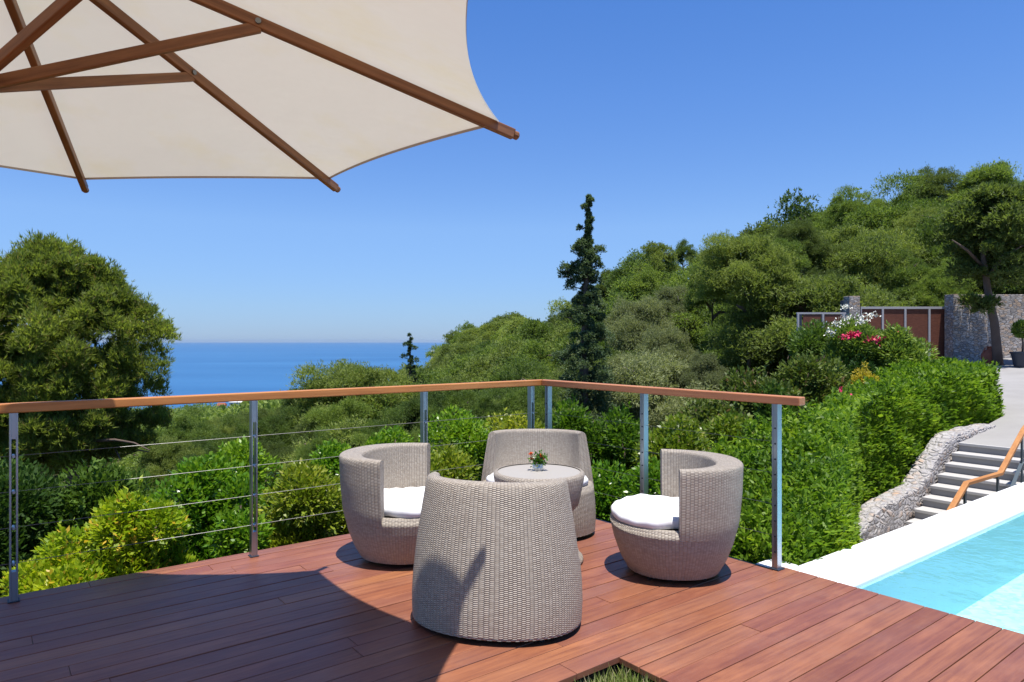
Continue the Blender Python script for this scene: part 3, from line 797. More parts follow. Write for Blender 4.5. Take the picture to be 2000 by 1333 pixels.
CH = [('upright', (-.076, 3.425, 0), (.236, .97), 'rattan tub chair nearest the camera, seen from behind, half in parasol shade'),
      ('flared', (-.69, 4.445, 0), (.962, -.272), 'flared rattan tub chair left of the table, facing right'),
      ('upright', (.182, 5.02, 0), (-.03, -1), 'rattan tub chair at the deck corner behind the table, facing the camera'),
      ('flared', (.966, 4.166, 0), (-.997, .072), 'flared rattan tub chair right of the table, facing left')]
for k in CH: make_chair(*k)

def build_table():
    r = empty('rattan_table', (.17, 4.36, 0)); tag(r, 'small round rattan pedestal table with a woven rim between the chairs', 'table')
    m = MB(); m.lathe([(.262, .562), (.278, .560), (.287, .550), (.288, .535), (.268, .44), (.250, .36), (.236, .345), (.225, .33)], 64); m.build('rim', M['wicker'], r, smooth=True)
    m = MB(); m.lathe([(0, .556), (.2, .556), (.264, .556), (.264, .548), (0, .548)], 64); m.build('tabletop', m_plain('matte_tabletop', (.36, .335, .30), .5, spec=.35), r)
    m = MB(); m.lathe([(.228, .335), (.14, .20), (.115, .15), (.14, .10), (.235, .055), (.275, .03), (.28, .012), (.27, 0), (0, 0)], 56); m.build('pedestal', M['wicker'], r, smooth=True)
    v = empty('flower_vase', (.165, 4.40, .5565)); tag(v, 'little glass vase of orange flowers on the rattan table', 'vase')
    t = NT('vase_glass'); gm = t.done(t.n('ShaderNodeMixShader', {0: .3, 1: t.n('ShaderNodeBsdfTransparent', {0: C3(.92, .95, .93)}).outputs[0], 2: t.n('ShaderNodeBsdfGlossy', {0: C3(1, 1, 1), 1: .05}).outputs[0]}).outputs[0])
    m = MB(); m.lathe([(0, 0), (.034, 0), (.036, .01), (.036, .045), (.034, .045), (.033, .012), (0, .010)], 24); m.build('glass', gm, v, smooth=True)
    rs = np.random.RandomState(5); rd = random.Random(8)
    heads = [(-.045, .0, .105), (.02, -.01, .095), (-.04, .01, .075), (.035, .01, .075), (.0, .02, .088)]
    m = MB()
    for h in heads: m.tube([(0, 0, .012), (h[0] * .5, h[1] * .5, h[2] * .55), h], .0015, 5)
    m.build('stems', M['L_grn'], v)
    n = 260; c = np.array([[.006, 0, .066]]); P = c + rs.normal(size=(n, 3)) * [.022, .016, .022]
    link('foliage', leaf_mesh('foliage', P, sph(rs, n) + [0, 0, .5], .022, .012, rs), v, M['L_grn'])
    for h in heads:
        n = 40; P = np.array([h]) + rs.normal(size=(n, 3)) * .0035
        link('flower', leaf_mesh('flower', P, sph(rs, n) * [1, 1, .6] + [0, 0, .25], .014, .009, rs), v, M['fl_orange'])
build_table()

# ------------------------------------------------------------------ parasol
def bar_object(p, q, w, h, name, mat, parent, bevel=.004):
    p = Vector(p); q = Vector(q); d = q - p; L = d.length; d.normalize(); side = d.cross(Vector((0, 0, 1))).normalized(); u2 = side.cross(d)
    Mx = Matrix(((d.x, side.x, u2.x, p.x), (d.y, side.y, u2.y, p.y), (d.z, side.z, u2.z, p.z), (0, 0, 0, 1)))
    o = MB().box(0, L, -w / 2, w / 2, -h / 2, h / 2).build(name, mat, parent, bevel=bevel); o.matrix_local = Mx
    return o, Mx
def build_parasol():
    c = Vector((-1.658, 2.109, 0)); Rr = 1.795; zt = 2.211; za = 2.736; zh = 2.174; rot = math.radians(22.0)
    r = empty('parasol', c); tag(r, 'large octagonal cream canvas parasol with dark wooden ribs over the deck', 'parasol')
    def rib(k, s, dzz=0.0):
        a = rot + k * math.pi / 4; rr = Rr * s
        return Vector((math.cos(a) * rr, math.sin(a) * rr, za + (zt - za) * s + dzz))
    # canopy
    t = NT('cream_canvas'); co = t.coord()
    st = t.ramp(t.noise(co, 2.2, 5, .6), [(.50, (0,) * 3), (.72, (1,) * 3)])
    base = t.mix(t.math('MULTIPLY', st, .6), C3(.74, .745, .67), C3(.73, .70, .50))
    w = t.noise(t.mapping(co, (160, 160, 160)), 1, 2)
    bp = t.bump(t.noise(co, 3.5, 3), .4, .03)
    df = t.n('ShaderNodeBsdfDiffuse', {0: base, 'Normal': bp}).outputs[0]
    tl = t.n('ShaderNodeBsdfTranslucent', {0: t.mix(1.0, base, C3(.98, .94, .90), 'MULTIPLY'), 'Normal': bp}).outputs[0]
    cm = t.done(t.n('ShaderNodeMixShader', {0: .31, 1: df, 2: tl}).outputs[0])
    m = MB(); hem = MB()
    for k in range(8):
        ns, nr = 16, 22; G = []
        for i in range(ns + 1):
            s = i / ns; row = []
            for j in range(nr + 1):
                q = j / nr; q0 = .045 + (.965 - .045) * q
                A = rib(k, q0, .028); B = rib(k + 1, q0, .028); P = A.lerp(B, s)
                bow = 4 * s * (1 - s)
                P = P * 1.0; pull = 1 - .047 * bow * q ** 3
                P.x *= pull; P.y *= pull
                P.z += .012 * bow * q * (1 - q) * 4 - .010 * bow * q ** 6
                row.append(tuple(P))
            G.append(row)
        m.grid(G)
        e = [Vector(g[-1]) for g in G]
        hh = [[tuple(p), tuple(p + Vector((p.x, p.y, 0)).normalized() * .002 + Vector((0, 0, -.011)))] for p in e]
        hem.grid(hh)
    cp = m.build('canopy', cm, r, smooth=True)
    bm = bmesh.new(); bm.from_mesh(cp.data); bmesh.ops.remove_doubles(bm, verts=bm.verts, dist=.0005); bm.to_mesh(cp.data); bm.free()
    hem.build('hem', m_plain('canvas_hem', (.55, .50, .44), .9), cp)
    for k in range(8):
        rb, MX = bar_object(rib(k, .03), rib(k, 1.0), .030, .040, 'rib', M['teak'], r)
        pm = rib(k, .462); a = rot + k * math.pi / 4; sd = Vector((-math.sin(a), math.cos(a), 0))
        mm = MB(); mm.tube([pm - sd * .022, pm + sd * .022], .010, 10); mm.build('pin', M['cable'], rb).matrix_parent_inverse = MX.inverted()
        mm = MB(); e0 = rib(k, 1.0); d = (rib(k, 1.0) - rib(k, .9)).normalized(); mm.tube([e0, e0 + d * .018, e0 + d * .024], [.017, .017, .008], 10); mm.build('end_cap', M['teak'], rb).matrix_parent_inverse = MX.inverted()
        hb = Vector((math.cos(a) * .055, math.sin(a) * .055, zh)); off = sd * .0
        d = (pm - hb); bar_object(hb, pm + d.normalized() * .006 + Vector((0, 0, -.016)), .024, .038, 'strut', M['teak'], r)
    mm = MB(); mm.lathe([(0, .0), (.030, .0), (.030, 2.80), (0, 2.80)], 24); mm.build('pole', M['teak'], r, smooth=False)
    mm = MB(); mm.lathe([(.031, zh - .06), (.060, zh - .06), (.066, zh - .03), (.066, zh + .03), (.060, zh + .05), (.031, zh + .05)], 24); mm.build('hub', M['dark'], r)
    mm = MB(); mm.lathe([(.031, za - .08), (.075, za - .08), (.075, za - .02), (.031, za + .0)], 24); mm.build('crown_hub', M['teak'], r)
    mm = MB(); mm.lathe([(0, 0), (.28, 0), (.28, .06), (.05, .08), (.045, .30), (0, .30)], 32); mm.build('base', M['greysteel'], r)
build_parasol()

# ------------------------------------------------------------------ near shrubs
def bush(name, px, Y, hw, top, seed, mat, leafL=.055, leafW=.028, dens=1.0, depth=None, bot=None, label=None, group=None, cat='shrub', stems=True, lumps=11, n=None, flat=None, sh=1.0):
    x = sx(px, Y); zt = sz(top, Y); rx = hw / F * Y; ry = depth or rx * 1.0
    zb = bot if bot is not None else float(ground_z(np.array([x]), np.array([Y]))[0]) - .05
    h = zt - zb; rs = np.random.RandomState(seed)
    r = empty(name, (x, Y, zb)); tag(r, label, cat, group)
    # lumps that together make an uneven crown
    cz = max(.35 * h, h - 1.1 * rx); cs = []; rr = []
    for k in range(lumps):
        d = sph(rs, 1)[0]; d[2] = abs(d[2]) * .9
        f = .45 + .3 * rs.rand()
        cs.append(np.array([d[0] * rx * f, d[1] * ry * f, cz + d[2] * (h - cz) * f * 1.1])); rr.append((.30 + .25 * rs.rand()) * rx)
    for k in range(4 + lumps // 3):                       # skirt down to the ground
        a = rs.rand() * 6.28; cs.append(np.array([math.cos(a) * rx * .55, math.sin(a) * ry * .55, cz * rs.uniform(.2, .8)])); rr.append(rx * .42)
    cs = np.array(cs); rr = np.array(rr)
    ztop = (cs[:, 2] + rr).max(); cs[:, 2] *= h / ztop
    nb = int(min(30000, (2.6 if sh <= 1 else 1.7) * dens * (2 * np.pi * rx * h + np.pi * rx * ry) / (leafL * leafW * .5)))
    tt = rs.rand(nb) ** .8; ph = rs.rand(nb) * 2 * np.pi; zz = h * .93 * tt; prof = (1 - np.clip((tt - .45) / .55, 0, 1) ** 2.2) ** .5 * (.72 + .28 * np.clip(tt / .4, 0, 1))
    qq = (1 - .45 * rs.rand(nb) ** 1.6) * prof
    B = np.stack([np.cos(ph) * rx * .88 * qq, np.sin(ph) * ry * .88 * qq, zz], 1)
    lm = 1 + .20 * lump(B + [x, Y, 0], 3.0 / max(rx, .3), seed + 50) + .10 * lump(B, 9.0 / max(rx, .3), seed + 60); B[:, :2] *= lm[:, None]; B[:, 2] *= .86 + .14 * lm
    DB = unit(np.stack([np.cos(ph), np.sin(ph), .4 + tt], 1) + sph(rs, nb) * .8)
    area = (4 * np.pi * rr ** 2).sum(); N = int(n or min(20000, .8 * dens * area / (leafL * leafW * .5)))
    pick = rs.choice(len(cs), N, p=rr ** 2 / (rr ** 2).sum()); d = sph(rs, N)
    rad = rr[pick] * (.55 + .47 * rs.rand(N) ** .5) * (1 + .12 * lump(d * 3 + cs[pick], 2.2, seed))
    P = cs[pick] + d * rad[:, None]
    P[:, 2] = np.maximum(P[:, 2], .02)
    D = unit(d * .9 + sph(rs, N) * .7 + [0, 0, .35])
    ns = int(44 * sh * dens * max(1, rx * 1.6)); nl = 16                  # young shoots that break the outline
    hi = np.where(B[:, 2] > .5 * h)[0]; pk = B[rs.choice(hi, ns)]; ax = unit(pk - [0, 0, h * .55] + sph(rs, ns) * .25 + [0, 0, .45 * h]); ln = rs.uniform(.10, .28, ns) * min(1.6, max(.8, leafL / .05)) * (1 + .25 * (sh > 1))
    t_ = np.linspace(.0, 1, nl); SP = (pk[:, None, :] + ax[:, None, :] * (ln[:, None, None] * t_[None, :, None])).reshape(-1, 3); SD = unit(np.repeat(ax, nl, 0) * .8 + sph(rs, ns * nl))
    P = np.concatenate([P, B, SP]); D = np.concatenate([D, DB, SD]); N = len(P)
    me = leaf_mesh('foliage', P, D, leafL * (.6 + .7 * rs.rand(N)), leafW * (.7 + .6 * rs.rand(N)), rs)
    link('foliage', me, r, mat)
    if stems:
        m = MB()
        for c in cs[:lumps]: m.tube([(c[0] * .1, c[1] * .1, 0), (c[0] * .5, c[1] * .5, c[2] * .55), tuple(c)], [.022, .015, .007], 6)
        m.build('stems', M['twig'], r, smooth=True)
    return r
G1 = 'shrubs growing just outside the railing'
bush('shrub', 118, 4.42, 104, 1050, 1, M['L_yel'], .042, .026, 1.2, sh=2.6, label='low yellow-green shrub by the left railing post, its tips turning gold', group=G1)
bush('shrub', 262, 4.72, 92, 965, 2, M['L_yel'], .045, .027, 1.1, sh=2.6, depth=.35, label='taller yellow-green shrub standing up behind the left railing bay', group=G1)
bush('shrub', 345, 4.95, 52, 1075, 3, M['L_yel'], .045, .027, 1.0, sh=2.6, label='small lime-green shrub at the deck edge left of the second railing post', group=G1)
bush('shrub', -30, 6.0, 190, 915, 4, M['L_dark'], .06, .03, .8, label='deep green shaded shrub at the left edge under the big pine', group=G1)  # leaf colour darkened to stand for the pine's shade
bush('shrub', 190, 6.4, 130, 905, 5, M['L_dark'], .06, .03, .8, label='shade-darkened green shrub behind the yellow shrubs, under the big pine', group=G1)
bush('shrub', 402, 6.2, 92, 900, 6, M['L_grn'], .055, .03, .9, label='glossy mid-green shrub left of the second railing post', group=G1)
bush('shrub', 470, 7.4, 70, 862, 26, M['L_grn'], .055, .03, .8, label='bright green shrub rising behind the second railing post', group=G1)
bush('shrub', 462, 5.5, 62, 1000, 27, M['L_grn'], .05, .028, .9, label='low dark green shrub at the foot of the second railing post', group=G1)
bush('shrub', 585, 5.9, 92, 905, 7, M['L_ygrn'], .05, .024, 1.0, label='yellowish fine-leaved shrub left of the left chair', group=G1)
bush('shrub', 655, 7.6, 66, 868, 8, M['L_grn'], .055, .03, .8, label='green shrub behind the left chair back', group=G1)
bush('shrub', 745, 7.8, 62, 838, 9, M['L_grn'], .055, .03, .8, label='green shrub with pale shoots above the left chair', group=G1)
bush('shrub', 690, 6.3, 66, 930, 28, M['L_ygrn'], .05, .026, .9, label='yellowish shrub hidden mostly behind the left chair', group=G1)
bush('shrub', 868, 6.9, 66, 872, 10, M['L_ygrn'], .05, .028, .9, label='yellow-flecked green shrub between the left chair and the far chair', group=G1)
bush('shrub', 905, 8.4, 74, 800, 11, M['L_grn'], .055, .03, .8, label='rounded green shrub above the gap between left and far chairs', group=G1)
bush('shrub', 1010, 8.8, 70, 806, 12, M['L_ygrn'], .055, .03, .8, label='yellowish shrub behind the corner posts', group=G1)
bush('shrub', 1120, 8.4, 78, 786, 13, M['L_hedge'], .06, .028, .8, label='bright green shrub just right of the railing corner', group=G1)
bush('shrub', 1215, 8.2, 66, 800, 14, M['L_hedge'], .06, .028, .8, label='bright green shrub left of the middle right-hand post', group=G1)
bush('shrub', 1180, 6.3, 82, 905, 15, M['L_grn'], .05, .026, 1.0, label='mid-green shrub low between the far chair and the right chair', group=G1)
bush('shrub', 1318, 7.2, 84, 812, 16, M['L_ygrn'], .055, .03, .9, label='yellow-green shrub above the right chair seat', group=G1)
bush('shrub', 1292, 5.9, 66, 900, 17, M['L_grn'], .05, .026, .9, label='green shrub behind the right chair cushion', group=G1)
bush('shrub', 1408, 7.6, 64, 806, 18, M['L_ygrn'], .055, .03, .8, label='lime-tipped shrub behind the right chair back', group=G1)
bush('shrub', 1440, 6.2, 60, 895, 19, M['L_dark'], .05, .028, .9, label='dark shrub between the right chair and the end post', group=G1)
G2 = 'shrubs on the slope behind the hedge'
bush('shrub', 1480, 12.5, 74, 722, 30, M['L_olive'], .09, .045, .9, label='olive shrub above the right end of the timber handrail', group=G2)
bush('shrub', 1570, 13.5, 82, 694, 31, M['L_olive'], .09, .045, .9, label='broad brownish olive shrub behind the bright hedge', group=G2)
bush('shrub', 1655, 14.6, 60, 708, 32, M['L_dark'], .09, .045, .9, label='dark green shrub left of the golden shrub', group=G2)
bush('shrub', 1520, 10.0, 66, 752, 33, M['L_dark'], .08, .04, .9, label='dark shrub just above the end of the handrail', group=G2)
bush('shrub', 1400, 11.5, 70, 778, 34, M['L_olive'], .09, .045, .8, label='olive shrub beyond the right-hand railing', group=G2)
bush('shrub', 1690, 13.6, 28, 722, 35, M['L_gold'], .07, .035, .9, lumps=8, label='small golden-yellow shrub beneath the flowering oleander', group=G2)
bush('shrub', 1752, 17.0, 52, 640, 36, M['L_ole'], .12, .045, .9, label='leafy green shrub in front of the gate panels', group=G2)
bush('shrub', 1788, 19.0, 30, 668, 37, M['L_ole'], .11, .045, .9, label='green shrub at the right end of the flowering bushes', group=G2)
def flowers(parent_px, Y, spots, mat, seed, root, size=.055, n=70):
    rs = np.random.RandomState(seed)
    for (px, py, sxx, szz) in spots:
        x, z = sx(px, Y), sz(py, Y); P = np.array([[x, Y, z]]) + rs.normal(size=(n, 3)) * [sxx, .08, szz]
        P -= np.array(root.location)
        link('blossom', leaf_mesh('blossom', P, sph(rs, n) + [0, -.4, .6], size, size * .8, rs), root, mat)
ol = bush('oleander', 1668, 17.6, 66, 622, 40, M['L_ole'], .12, .04, .95, label='flowering oleander with white and crimson blossom before the gate', cat='shrub', group=G2)
bush('oleander', 1592, 19.0, 58, 628, 41, M['L_ole'], .12, .04, .9, label='plain green oleander in front of the low panel fence', cat='shrub', group=G2)
flowers(0, 16.9, [(1636, 634, .13, .04), (1652, 622, .08, .03), (1622, 650, .06, .05), (1690, 622, .10, .04), (1704, 617, .08, .03), (1680, 630, .06, .04), (1652, 601, .03, .03)], M['fl_white'], 3, ol, .05, 60)
flowers(0, 16.6, [(1656, 660, .09, .04), (1668, 655, .08, .035), (1708, 666, .08, .04)], M['fl_red'], 4, ol, .075, 60)
flowers(0, 17.0, [(1743, 651, .03, .03)], M['fl_red'], 6, ol, .06, 30)
rb = bush('shrub', 1645, 10.6, 12, 762, 42, M['L_dark'], .05, .03, 1, label='tiny crimson-flowered plant poking from the hedge top', group=G2, lumps=5)
flowers(0, 10.45, [(1645, 770, .03, .04)], M['fl_red'], 9, rb, .05, 50)

# ------------------------------------------------------------------ the long clipped hedge on the right
def build_hedge():
    poly = np.array([(1.16, 5.1), (1.74, 4.36), (2.38, 4.95), (3.08, 6.3), (4.75, 9.7), (5.0, 10.35), (7.6, 12.55), (10.30, 14.6), (11.3, 17.2), (10.6, 18.2), (6.4, 12.7), (2.95, 7.1), (1.9, 6.5)])
    rs = np.random.RandomState(21)
    def ztop(x, y): return np.interp((x - CC.x) * U.x + (y - CC.y) * U.y, [.1, .6, 1.2, 1.8, 2.8, 6, 9, 11, 13.3, 16], [.04, .16, .28, .42, .52, .54, .56, .70, .80, .88])
    def inside(x, y):
        c = np.zeros(len(x), bool); n = len(poly)
        for i in range(n):
            x1, y1 = poly[i]; x2, y2 = poly[(i + 1) % n]
            k = ((y1 > y) != (y2 > y)) & (x < (x2 - x1) * (y - y1) / (y2 - y1 + 1e-12) + x1); c ^= k
        return c
    Ps = []; Ds = []; Ls = []
    # top
    n = 190000; x = rs.uniform(1, 11.5, n); y = rs.uniform(4.2, 18.4, n); keep = inside(x, y) & (rs.rand(n) < np.clip((7.0 / y) ** 1.5, 0, 1)); x, y = x[keep], y[keep]
    P = np.stack([x, y, ztop(x, y) - .22 * rs.rand(len(x)) ** 1.5], 1)
    P[:, 2] += .10 * lump(P * [1, 1, 0], 2.6, 5) + .05 * lump(P * [1, 1, 0], 8.0, 6)
    Ps.append(P); Ds.append(unit(sph(rs, len(P)) * .9 + [0, 0, .9]))
    # sides
    c = poly.mean(0)
    for i in range(len(poly)):
        p, q = poly[i], poly[(i + 1) % len(poly)]; L = np.linalg.norm(q - p); ym = (p[1] + q[1]) / 2
        nrm = np.array([q[1] - p[1], -(q[0] - p[0])]) / L
        hgt = 2.4; m = int(L * hgt * 3400 * np.clip((6.5 / ym) ** 1.5, 0.1, 1)); t = rs.rand(m)
        xy = p + (q - p) * t[:, None]; zt = ztop(xy[:, 0], xy[:, 1]); z = zt - rs.rand(m) * hgt
        bul = .13 * lump(np.stack([xy[:, 0], xy[:, 1], z], 1), 2.4, 31) + .06 * lump(np.stack([xy[:, 0], xy[:, 1], z], 1), 7.5, 32)
        rnd = np.clip(1 - (zt - z) / .25, 0, 1) ** 2 * .2
        off = bul - rnd - .20 * rs.rand(m) ** 1.4
        P = np.stack([xy[:, 0] + nrm[0] * off, xy[:, 1] + nrm[1] * off, z], 1)
        Ps.append(P); Ds.append(unit(sph(rs, m) * .8 + np.array([nrm[0], nrm[1], .75])))
    n = 60000; x = rs.uniform(1, 11.5, n); y = rs.uniform(4.2, 18.4, n); keep = inside(x, y); x, y = x[keep], y[keep]
    P = np.stack([x, y, ztop(x, y) - .2 - 2.2 * rs.rand(len(x))], 1); nin = len(P); Ps.append(P); Ds.append(unit(sph(rs, nin)))
    ns = 1500; T = Ps[0]; pk = T[rs.choice(len(T), ns, p=(1 / T[:, 1]) / (1 / T[:, 1]).sum())]; ax = unit(sph(rs, ns) * .45 + [0, 0, 1]); ln = rs.uniform(.06, .17, ns); t_ = np.linspace(.2, 1, 12)
    inner = Ps.pop(), Ds.pop(); Ps.append((pk[:, None, :] + ax[:, None, :] * (ln[:, None, None] * t_[None, :, None])).reshape(-1, 3)); Ds.append(unit(np.repeat(ax, 12, 0) * .7 + sph(rs, ns * 12))); Ps.append(inner[0]); Ds.append(inner[1])
    P = np.concatenate(Ps); D = np.concatenate(Ds); N = len(P)
    sc = np.clip((P[:, 1] / 7.0) ** .75, .85, 2.2)
    print('hedge leaves', N)
    root = empty('clipped_hedge', (4.5, 8.5, -1.8)); tag(root, 'long bright green clipped hedge running from the deck up to the driveway', 'hedge')
    sc[-nin:] *= 2.0
    me = leaf_mesh('foliage', P - np.array([4.5, 8.5, -1.8]), D, .058 * sc * (.45 + 1.0 * rs.rand(N)), .030 * sc * (.6 + .7 * rs.rand(N)), rs)
    link('foliage', me, root, M['L_hedge'])
build_hedge()

# ------------------------------------------------------------------ the big pine on the left
def build_big_pine():
    Y = 14.0; x0 = sx(120, Y); zg = float(ground_z(np.array([x0]), np.array([Y]))[0])
    r = empty('pine_tree', (x0, Y, zg)); tag(r, 'big spreading pine with brushy crown at the left, behind the shrubs', 'tree')
    rs = np.random.RandomState(12)
    # silhouette of the crown in photo pixels: (py, left, right)
    rows = [(488, 60, 130), (510, 20, 190), (540, -20, 232), (575, -80, 262), (610, -120, 292), (650, -150, 328), (690, -160, 334), (720, -160, 312), (760, -150, 318), (800, -140, 325), (840, -120, 335), (880, -90, 300), (905, -60, 240)]
    py = [q[0] for q in rows]; lf = [q[1] for q in rows]; rt = [q[2] for q in rows]
    cs = []; rr = []
    for k in range(380):
        v = rs.uniform(488, 905); l = np.interp(v, py, lf); g = np.interp(v, py, rt); c = (l + g) / 2; hw = (g - l) / 2
        a = rs.rand() * 6.28; q = rs.rand() ** .45 * .95
        cr = rs.uniform(.15, .34); hwm = max(hw / F * Y - cr * .8, .1)
        X = sx(c, Y) + math.cos(a) * hwm * q; YY = Y + math.sin(a) * max(hwm, .5) * q * .9
        z = sz(v, Y) - (cr * .6 if v < 560 else 0)
        cs.append((X, YY, z)); rr.append(cr)
    ex = [(100, 500, .30), (60, 520, .32), (165, 530, .3), (215, 545, .28), (250, 585, .28), (290, 615, .26), (325, 650, .24), (320, 720, .28), (285, 690, .3), (300, 760, .22), (20, 540, .35), (130, 515, .28), (190, 520, .2)]
    for a, b, c in ex: cs.append((sx(a, Y), Y + rs.uniform(-.5, .5), sz(b, Y) - c * .4)); rr.append(c)
    cs = np.array(cs); rr = np.array(rr)
    P, D = tuft_cloud(rs, cs, rr, 170, .1, .02, 7, 1.8, .55, 1.2, .5)
    N = len(P); print('big pine', N)
    me = leaf_mesh('crown', P - np.array([x0, Y, zg]), D, .12 * (.6 + .7 * rs.rand(N)), .016, rs); link('crown', me, r, M['L_bigpine'])
    m = MB()
    def W(px, py, y=Y): return (sx(px, y) - x0, y - Y, sz(py, y) - zg)
    m.tube([(0, 0, 0), W(150, 960), W(146, 900), W(135, 820), W(120, 720), W(105, 620), W(100, 540)], [.24, .20, .18, .15, .12, .08, .03], 12)
    m.build('trunk', M['bark'], r, smooth=True)
    limbs = [[(146, 905), (185, 880), (235, 892), (270, 880), (292, 884)], [(150, 880), (185, 862), (225, 860), (262, 866), (292, 880)], [(140, 850), (80, 868), (30, 880), (-20, 878)],              [(128, 760), (60, 730), (0, 720)], [(146, 890), (190, 905), (230, 930)], [(240, 862), (225, 878), (236, 900)]]
    for i, l in enumerate(limbs):
        mm = MB(); yy = [Y - .5 * k * (1 if i % 2 else -1) * .5 - (0.5 if i < 3 else 0) * min(k, 1) for k in range(len(l))]
        n = len(l); mm.tube([W(a, b, yy[k]) for k, (a, b) in enumerate(l)], [.038 * (1 - .75 * k / (n - 1)) for k in range(n)], 7)
        mm.build('limb', M['bark'], r, smooth=True)
build_big_pine()

# ------------------------------------------------------------------ conifers
def conifer(px, Y, top, seed, prof, mat, label, lean=0, n=300, spread=1.0, leaf=.11, per=110, extra=()):
    x0 = sx(px, Y); zg = float(ground_z(np.array([x0]), np.array([Y]))[0]); zt = sz(top, Y)
    r = empty('cypress_tree', (x0, Y, zg)); tag(r, label, 'tree'); rs = np.random.RandomState(seed)
    cs = []; rr = []
    for k in range(n):
        t = rs.rand() ** .85; v = np.interp(t, [p[0] for p in prof], [p[1] for p in prof]) * spread / F * Y
        a = rs.rand() * 6.28; q = rs.rand() ** .6; z = zt - t * (zt - zg) * .97
        cr = max(.07, v * rs.uniform(.14, .30)); q = max(0, q * (v - cr * .6))
        cs.append((math.cos(a) * q + lean * (1 - t), math.sin(a) * q, z - zg - q * .35)); rr.append(cr)
    for (dx, py, c) in extra:
        for q in range(3 if c > .19 and per > 60 else 1): cs.append((dx / F * Y * (1 - .28 * q) + rs.uniform(-.08, .08), rs.uniform(-.35, .35) * (q + 1) * .6, sz(py, Y) - zg + .12 * q + rs.uniform(-.08, .08))); rr.append(c * (1 - .12 * q))
    P, D = tuft_cloud(rs, np.array(cs), np.array(rr), per, .1, .02, 4, -.1, .25, 1.0, .6)
    N = len(P); link('crown', leaf_mesh('crown', P, D, leaf * (.6 + .7 * rs.rand(N)), leaf * .33, rs), r, mat)
    m = MB(); h = zt - zg; m.tube([(0, 0, 0), (0, 0, h * .4), (lean * .6, 0, h * .8), (lean, 0, h * .99)], [.02 * h, .015 * h, .007 * h, .002 * h], 8)
    for (dx, py, c) in extra:
        z = sz(py, Y) - zg; m.tube([(lean * .7, 0, z - abs(dx) / F * Y * .25), (dx / F * Y, 0, z)], [.035, .015], 6)
    m.build('trunk', M['bark'], r, smooth=True)
conifer(1139, 30, 384, 5, [(0, 2), (.06, 5), (.14, 9), (.20, 14), (.26, 24), (.32, 36), (.40, 46), (.5, 58), (.65, 66), (.8, 74), (1, 64)], M['L_cyp'], 'tall dark ragged cypress rising above the middle of the skyline', lean=.25, n=380,
        extra=[(13, 392, .09), (5, 408, .12), (16, 434, .13), (10, 446, .11), (-4, 446, .11), (8, 470, .17), (-18, 494, .22), (-6, 486, .25), (36, 490, .20), (22, 512, .24), (0, 505, .25), (30, 520, .2), (-38, 530, .26), (-20, 540, .26), (-42, 540, .2), (10, 530, .3), (-5, 555, .4), (25, 548, .25), (-28, 560, .25), (35, 600, .3), (-35, 620, .3), (45, 660, .35), (-48, 700, .35)])
conifer(801, 60, 650, 6, [(0, 3), (.15, 7), (.35, 14), (.6, 20), (1, 24)], M['L_cyp'], 'small dark cypress against the sea, left of centre', n=110, leaf=.18, per=58, extra=[(-7, 674, .22), (8, 682, .22), (-11, 700, .26), (12, 706, .26)])
conifer(1573, 46, 494, 7, [(0, 4), (.2, 9), (.5, 12), (1, 14)], M['L_cyp'], 'slim dark conifer half sunk among the hillside pines', n=70, leaf=.28, per=45)

# ------------------------------------------------------------------ the pine in front of the stone wall
def build_gate_pine():
    Y = 24.2; x0 = sx(1950, Y); zg = dz(24.0) - .05
    r = empty('pine_tree', (x0, Y, zg)); tag(r, 'pine with a slanting trunk in front of the tall stone wall', 'tree'); rs = np.random.RandomState(31)
    def W(px, py, y=Y): return (sx(px, y) - x0, y - Y, sz(py, y) - zg)
    m = MB(); m.tube([(0, 0, 0), W(1946, 670), W(1942, 630), W(1934, 595), W(1928, 560), W(1920, 500), W(1915, 440)], [.17, .145, .135, .125, .11, .08, .04], 12); m.build('trunk', M['bark'], r, smooth=True)
    for l in ([(1934, 590), (1905, 592), (1880, 600)], [(1928, 545), (1960, 500), (2000, 480)], [(1926, 530), (1890, 490), (1860, 470)], [(1922, 500), (1940, 450), (1960, 420)]):
        mm = MB(); mm.tube([W(a, b, Y - .3 * k) for k, (a, b) in enumerate(l)], [.07, .05, .02], 7); mm.build('limb', M['bark'], r, smooth=True)
    rows = [(385, 1900, 1990), (410, 1860, 2030), (450, 1838, 2070), (500, 1845, 2090), (540, 1870, 2080), (560, 1890, 2060)]
    cs = []; rr = []
    for k in range(120):
        v = rs.uniform(385, 560); l = np.interp(v, [q[0] for q in rows], [q[1] for q in rows]); g = np.interp(v, [q[0] for q in rows], [q[2] for q in rows])
        c = (l + g) / 2; hw = (g - l) / 2 / F * Y; a = rs.rand() * 6.28; q = rs.rand() ** .5
        cs.append((sx(c, Y) + math.cos(a) * hw * q * .85 - x0, math.sin(a) * hw * q * .7, sz(v, Y) - zg)); rr.append(rs.uniform(.3, .6))
    for a, b, c in [(1890, 598, .38), (1905, 608, .32), (1878, 590, .25), (1918, 596, .3)]: cs.append((sx(a, Y) - x0, -.4, sz(b, Y) - zg)); rr.append(c)
    P, D = tuft_cloud(rs, np.array(cs), np.array(rr), 130, .1, .02, 5, .7, .4, .7, .5); N = len(P)
    link('crown', leaf_mesh('crown', P, D, .16 * (.6 + .7 * rs.rand(N)), .045, rs), r, M['L_pine2'])
build_gate_pine()

